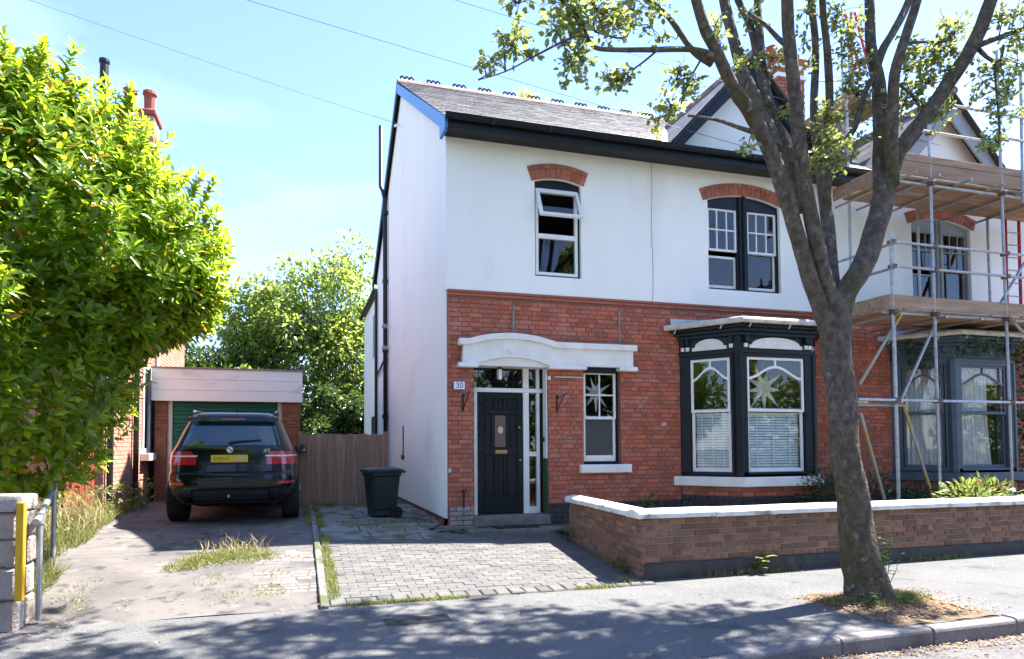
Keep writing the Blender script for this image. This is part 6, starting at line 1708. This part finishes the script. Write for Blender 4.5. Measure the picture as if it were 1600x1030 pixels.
leafy_tree('garden_tree', 'low pale green tree behind the garage roof', (-3.6, 14, 0), [((-3.7, 14, 2.8), (1.7, 1.3, 1.25))], 6000, 'far_leaf', (.14, .24), .13, 7, lumps=18)
leafy_tree('garden_tree', 'dense leafy shrub directly behind the timber fence', (-.9, 15.5, 0), [((-.9, 15.5, 1.9), (2.0, 1.0, 1.7)), ((.2, 15, 1.6), (1.0, .8, 1.5))], 9000, 'shade_leaf', (.15, .26), .08, 12, lumps=26)
leafy_tree('distant_tree', 'wispy treetop rising just above the slate ridge', (9, 20.5, 0), [((8.75, 20.5, 18.3), (.95, .8, 1.15))], 420, 'far_leaf', (.16, .26), .25, 8, lumps=12)
leafy_tree('distant_tree', 'small treetop above the far end of the slate ridge near the valley', (13, 16.5, 0), [((13.6, 16.5, 16.1), (1.4, .8, .6))], 420, 'far_leaf', (.16, .26), .25, 9, lumps=10)
# trees and a hedge across the road, seen in the window glass
for i, (x, y) in enumerate(((-4.5, -17.5), (3.5, -16.8), (10.5, -17.2), (17.0, -17.4))):
    leafy_tree('far_side_tree', ['street tree across the road, furthest left of the row, mirrored in the windows', 'street tree across the road, second from the left, mirrored in the windows', 'street tree across the road, third from the left, mirrored in the windows', 'street tree across the road, furthest right of the row, mirrored in the windows'][i], (x, y, -.4), [((x, y, 6.6), (3.4, 2.3, 3.4))], 6500, 'far_leaf', (.34, .5), .25, 20 + i, 'trees across the road')
nh_ = 17000; hp = np.column_stack([NP.uniform(-14, 50, nh_), NP.uniform(-19.2, -18.0, nh_), NP.random(nh_) ** .8 * 4.8 - .4])
hd = thing('hedge', 'tall green hedge across the road, mirrored in the bay window', 'hedge', (2, -18.6, -.4)); leaves('foliage', 'far_leaf', hd, hp, rnd_dirs(nh_), rnd_dirs(nh_), NP.uniform(.3, .5, nh_), NP.uniform(.2, .3, nh_))

leafy_tree('garden_tree', 'added unseen tree left of the laurel, mirrored in the left bay pane', (-9.8, -4.4, 0), [((-9.8, -4.4, 3.4), (2.4, 1.9, 2.4))], 5000, 'far_leaf', (.26, .4), .15, 31, lumps=20)  # added out of view so the left bay pane reflects foliage
# shrubs, creepers and weeds
def bush(name, label, c, r, n, mat, size, cat='shrub', stems=5, tm=T_LEAF, flat=.5, seed=1):
    rr = random.Random(seed); t = thing(name, label, cat, (c[0], c[1], c[2] - r[2]))
    for k in range(stems):
        q = (c[0] + rr.uniform(-.6, .6) * r[0], c[1] + rr.uniform(-.6, .6) * r[1], c[2] + rr.uniform(0, .7) * r[2])
        MB().tube([(c[0] + rr.uniform(-.1, .1), c[1] + rr.uniform(-.1, .1), c[2] - r[2]), ((c[0] + q[0]) / 2, (c[1] + q[1]) / 2, (c[2] + q[2]) / 2 - .05), q], [.012, .009, .004], 5).build('stem', 'bark2', t)
    d = rnd_dirs(n); k = NP.uniform(.35, 1.05, n)[:, None]
    P = np.array(c) + d * k * np.array(r); P += NP.normal(0, .03, (n, 3))
    leaves('foliage', mat, t, P, d + rnd_dirs(n) * .6 + np.array([0, 0, .25]), unit(rnd_dirs(n) * flat + np.array([0, 0, 1])), NP.uniform(*size, n), NP.uniform(size[0] * .38, size[1] * .42, n), tm)
    return t
pe = bush('peony_bush', 'sunlit peony bush with faded flowers behind the front wall by the scaffolding', (7.35, -2.75, .26), (.62, .40, .36), 900, 'weed_leaf', (.08, .14), 'bush', 14, T_OVAL, .6, 3)
for q in ((7.25, -2.85, .60), (7.85, -2.8, .47), (7.05, -2.9, .35)):
    leaves('flower', 'flower', pe, np.tile(np.array(q), (14, 1)), rnd_dirs(14) + np.array([0, 0, .4]), rnd_dirs(14), np.full(14, .06), np.full(14, .045), T_LEAF, kind=None)
bush('ivy_shrub', 'dark trailing shrub at the right foot of the black bay window', (6.25, -1.15, .26), (.62, .35, .52), 1500, 'ivy_leaf', (.05, .09), 'shrub', 8, T_LEAF, .9, 4)
bush('ivy_shrub', 'dark shrub behind the tree trunk below the right house', (7.1, -1.0, .2), (.8, .5, .5), 1100, 'ivy_leaf', (.06, .1), 'shrub', 8, T_LEAF, .9, 5)
bush('ivy_shrub', 'dark green shrub under the scaffold below the grey blue bay', (8.2, -1.2, .12), (.8, .4, .4), 900, 'ivy_leaf', (.06, .1), 'shrub', 8, T_LEAF, .9, 6)
bush('garden_shrub', 'small dark potted shrub just behind the front wall coping', (3.05, -.9, .22), (.20, .16, .16), 160, 'shade_leaf', (.05, .08), 'shrub', 3, T_LEAF, .9, 7)
def creeper(label, rects, n, seed):
    t = thing('creeper', label, 'creeper', (rects[0][0], rects[0][2], 0)); P = []
    rr = random.Random(seed)
    tot = sum((b - a) * (d - c) for a, b, y, c, d in rects)
    for a, b, y, c, d in rects:
        for _ in range(int(n * (b - a) * (d - c) / tot)):
            P.append((rr.uniform(a, b), y + rr.gauss(0, .08), c + (d - c) * rr.random()))
        for k in range(4):
            x = rr.uniform(a, b); MB().tube([(x, y + .02, c), (x + rr.uniform(-.15, .15), y, (c + d) / 2), (x + rr.uniform(-.2, .2), y + .02, d)], .009, 5).build('stem', 'bark2', t)
    m = len(P); leaves('foliage', 'ivy_leaf', t, np.array(P), rnd_dirs(m) + np.array([0, -.5, -.4]), unit(rnd_dirs(m) * .7 + np.array([0, -1, .4])), NP.uniform(.07, .13, m), NP.uniform(.05, .09, m), T_LEAF)
creeper('dark green creeper climbing over the top and right of the grey blue bay', [(9.3, 11.2, -.92, 2.8, 3.2), (8.75, 9.3, -.45, 2.6, 3.15), (11.1, 12.6, -.6, .2, 3.2)], 1500, 3)
def weed(label, c, h, n, mat, seed, spread=.12, size=(.06, .11), cat='weed'):
    rr = random.Random(seed); t = thing('weed', label, cat, c); P, D = [], []
    for k in range(max(2, n // 9)):
        tip = Vector(c) + Vector((rr.gauss(0, spread), rr.gauss(0, spread * .5), h * rr.uniform(.6, 1)))
        MB().tube([c, tuple((Vector(c) + tip) / 2 + Vector((rr.gauss(0, .02), 0, .02))), tuple(tip)], [.006, .004, .002], 4).build('stem', 'weed_leaf', t)
        for j in range(9):
            q = Vector(c).lerp(tip, rr.uniform(.25, 1)); P.append(tuple(q)); a = rr.uniform(0, 2 * PI); D.append((math.cos(a), math.sin(a), .35))
    m = len(P); leaves('foliage', mat, t, np.array(P), np.array(D), np.tile(np.array([0, 0, 1.0]), (m, 1)), NP.uniform(*size, m), NP.uniform(size[0] * .5, size[1] * .5, m), T_OVAL)
weed('broad leaved weed growing at the foot of the front wall left of the tree', (2.86, -3.58, PAV), .26, 16, 'weed_leaf', 1, .08, (.12, .18))
weed('tall leafy sucker growing from the base of the street tree', (3.45, -4.78, PAV), .62, 60, 'weed_leaf', 2, .08, (.05, .08))
weed('small green weed at the foot of the front wall right of the tree', (4.75, -3.58, PAV + .02), .2, 30, 'shade_leaf', 3, .1, (.05, .08))
weed('green weed at the bottom of the trunk on its front', (3.12, -5.32, PAV), .16, 24, 'weed_leaf', 4, .07, (.06, .1))
weed('green weed low on the left root of the trunk', (2.80, -5.25, PAV), .16, 24, 'weed_leaf', 5, .06, (.06, .1))
weed('yellow green weed at the house end of the front wall', (1.46, -1.2, g(1.4, -1.2)), .2, 30, 'weed_leaf', 6, .08, (.05, .09))
weed('small weed by the left end of the door step', (.12, -.45, g(.1, -.45)), .14, 30, 'shade_leaf', 7, .08, (.04, .07))
weed('dark weed at the outer corner of the front wall', (1.36, -3.2, g(1.4, -3.2)), .2, 30, 'shade_leaf', 8, .1, (.05, .09))

def grass(name, label, spots, n, h, mat='grass', wd=.006, lean=.45):
    """spots: (x, y, rx, ry, weight)"""
    P = []
    tot = sum(s[4] for s in spots)
    for x, y, rx, ry, w_ in spots:
        m = int(n * w_ / tot); a = NP.uniform(0, 2 * PI, m); k = NP.random(m) ** .6
        P.append(np.column_stack([x + rx * k * np.cos(a), y + ry * k * np.sin(a)]))
    P = np.concatenate(P); m = len(P)
    def gz(x, y): return (pav_z(x, y) if y < -3.74 or x > 1.45 else (g(-3, y) + .06 if x < -5.1 else g(x, y)))
    Z = np.array([gz(x, y) for x, y in P]); P = np.column_stack([P, Z])
    D = np.column_stack([NP.normal(0, lean, m), NP.normal(0, lean, m), np.ones(m)])
    o = leaves(name, mat, None, P, D, rnd_dirs(m), NP.uniform(h * .4, h * 1.1, m), NP.uniform(wd * .7, wd * 1.4, m), T_BLADE)
    return tag(o, label, 'grass')
grass('grass_tuft', 'large yellow green grass tuft in the middle of the left driveway', [(-3.25, -1.8, .22, .22, 1), (-2.9, -1.65, .22, .25, .9), (-2.62, -1.75, .12, .16, .35), (-3.4, -2.0, .12, .14, .3)], 600, .15, 'grass', .009, .9)
grass('grass_tuft', 'short spreading grass round the big tuft on the left driveway', [(-3.0, -1.85, .6, .25, 1), (-3.5, -2.1, .2, .12, .3)], 900, .09, 'grass', .007, .9)
grass('grass_heads', 'straw coloured seed heads standing over the grass tuft on the left driveway', [(-3.0, -1.5, .42, .12, 1)], 90, .24, 'straw', .012, .35)
grass('grass_patches', 'thin dry grass patches on the worn tarmac of the left driveway', [(-2.55, -3.1, .18, .25, 1), (-2.95, -3.3, .2, .25, 1), (-2.5, -2.5, .16, .2, .6), (-3.6, -.9, .4, .12, .5), (-3.1, -2.6, .25, .25, .8), (-4.3, -2.7, .2, .4, .8), (-4.2, -3.2, .15, .25, .6)], 700, .05, 'grass', .006, .9)
grass('grass_verge', 'long pale grass along the left verge of the driveway', [(-5.15, -.4, .3, .9, 1.6), (-5.25, 1.0, .3, .9, 1.2), (-5.1, -1.6, .22, .6, .8), (-4.75, -2.6, .15, .5, .5), (-5.15, 3.2, .15, 1.2, .5)], 4200, .30, 'grass', .008, .55)
grass('grass_verge', 'straw seed heads above the left verge of the driveway', [(-5.2, 0, .3, 1.0, 1)], 420, .62, 'straw', .010, .22)
grass('edging_weeds', 'grass and weeds growing along the concrete edging strip', [(-1.92, y, .06, .3, 1) for y in (-3.3, -2.8, -2.3, -1.7, -1.0, .2, 1.2, 2.4)] + [(-2.1, y, .05, .4, 1) for y in (.6, 1.6, 2.6)] + [(-1.7, 3.4, .3, .1, .8), (-1.0, 3.2, .4, .2, .8)], 2600, .11)
grass('paving_weeds', 'low moss and grass in the cracks of the slabs beside the white wall', [(-.9, -.1, .7, .25, 1), (-.6, .6, .5, .2, 1), (-1.2, .5, .5, .3, .6), (-1.5, -3.72, .35, .04, .8), (-.9, -3.72, .3, .04, .6), (.8, -3.7, .3, .05, .6), (1.2, -3.55, .12, .1, .6)], 2600, .055)
grass('wall_foot_weeds', 'dry grass along the foot of the front wall and return', [(1.45, -2.6, .05, .6, 1), (1.5, -1.5, .05, .4, .8), (2.6, -3.58, .5, .03, .5), (3.2, -3.58, .3, .03, .3), (5.6, -3.57, .6, .03, .5)], 900, .10)
grass('tree_pit_grass', 'dry grass round the base of the street tree', [(3.05, -5.2, .35, .2, 1), (3.4, -5.1, .2, .15, .7), (2.6, -5.05, .15, .1, .4)], 1500, .09)
# weeds massed on the verge
vg = 900; vp = np.column_stack([NP.normal(-5.25, .16, vg), NP.uniform(-1.6, 4.6, vg), NP.uniform(.02, .55, vg)])
tag(leaves('verge_weeds', 'weed_leaf', None, vp, rnd_dirs(vg) + np.array([.3, 0, .4]), unit(rnd_dirs(vg) * .6 + np.array([0, 0, 1])), NP.uniform(.05, .11, vg), NP.uniform(.025, .05, vg)), 'tangled leafy weeds along the brick wall on the left', 'weeds')
# fallen leaves in the gutter, tree pit and on the drives
def litter(label, rects, n, zf):
    P = []
    tot = sum(r[4] for r in rects)
    for a, b, c, d, w_ in rects:
        m = int(n * w_ / tot); P.append(np.column_stack([NP.uniform(a, b, m), NP.uniform(c, d, m)]))
    P = np.concatenate(P); m = len(P); Z = np.array([zf(x, y) for x, y in P]) + NP.uniform(.004, .018, m)
    A_ = NP.uniform(0, 2 * PI, m)
    return tag(leaves('leaf_litter', 'litter', None, np.column_stack([P, Z]), np.column_stack([np.cos(A_), np.sin(A_), NP.normal(0, .15, m)]), unit(rnd_dirs(m) * .35 + np.array([0, 0, 1])), NP.uniform(.012, .045, m), NP.uniform(.008, .028, m), T_LEAF), label, 'leaf litter')
litter('brown fallen leaves lying in the gutter along the kerb', [(.5, 7, KY - .28, KY - .13, 1), (.5, 7, KY - .5, KY - .2, .3)], 1500, lambda x, y: -.475 + .006 * (x - 1.4) * (x > 1.4) - .02 * abs(y + 9) / 3)
litter('orange brown leaf litter round the trunk in the tree pit', [(2.45, 3.6, -5.75, -4.8, 1), (2.2, 4.0, -5.7, -4.7, .3)], 2200, lambda x, y: pav_z(x, y) + .012 + .03 * math.exp(-((x - 3.0) ** 2 + (y + 5) ** 2) / .12))
litter('scattered dead leaves on the left drive and pavement', [(-5, -2, -4.8, -2.6, 1), (-2, 2, -5, -3.7, .5), (-4.9, -4.1, -4.1, -3.2, .8), (1.5, 6, -3.62, -3.5, .4)], 420, lambda x, y: max(pav_z(x, y), g(x, y)) if y > -3.74 and x < 1.4 else pav_z(x, y))
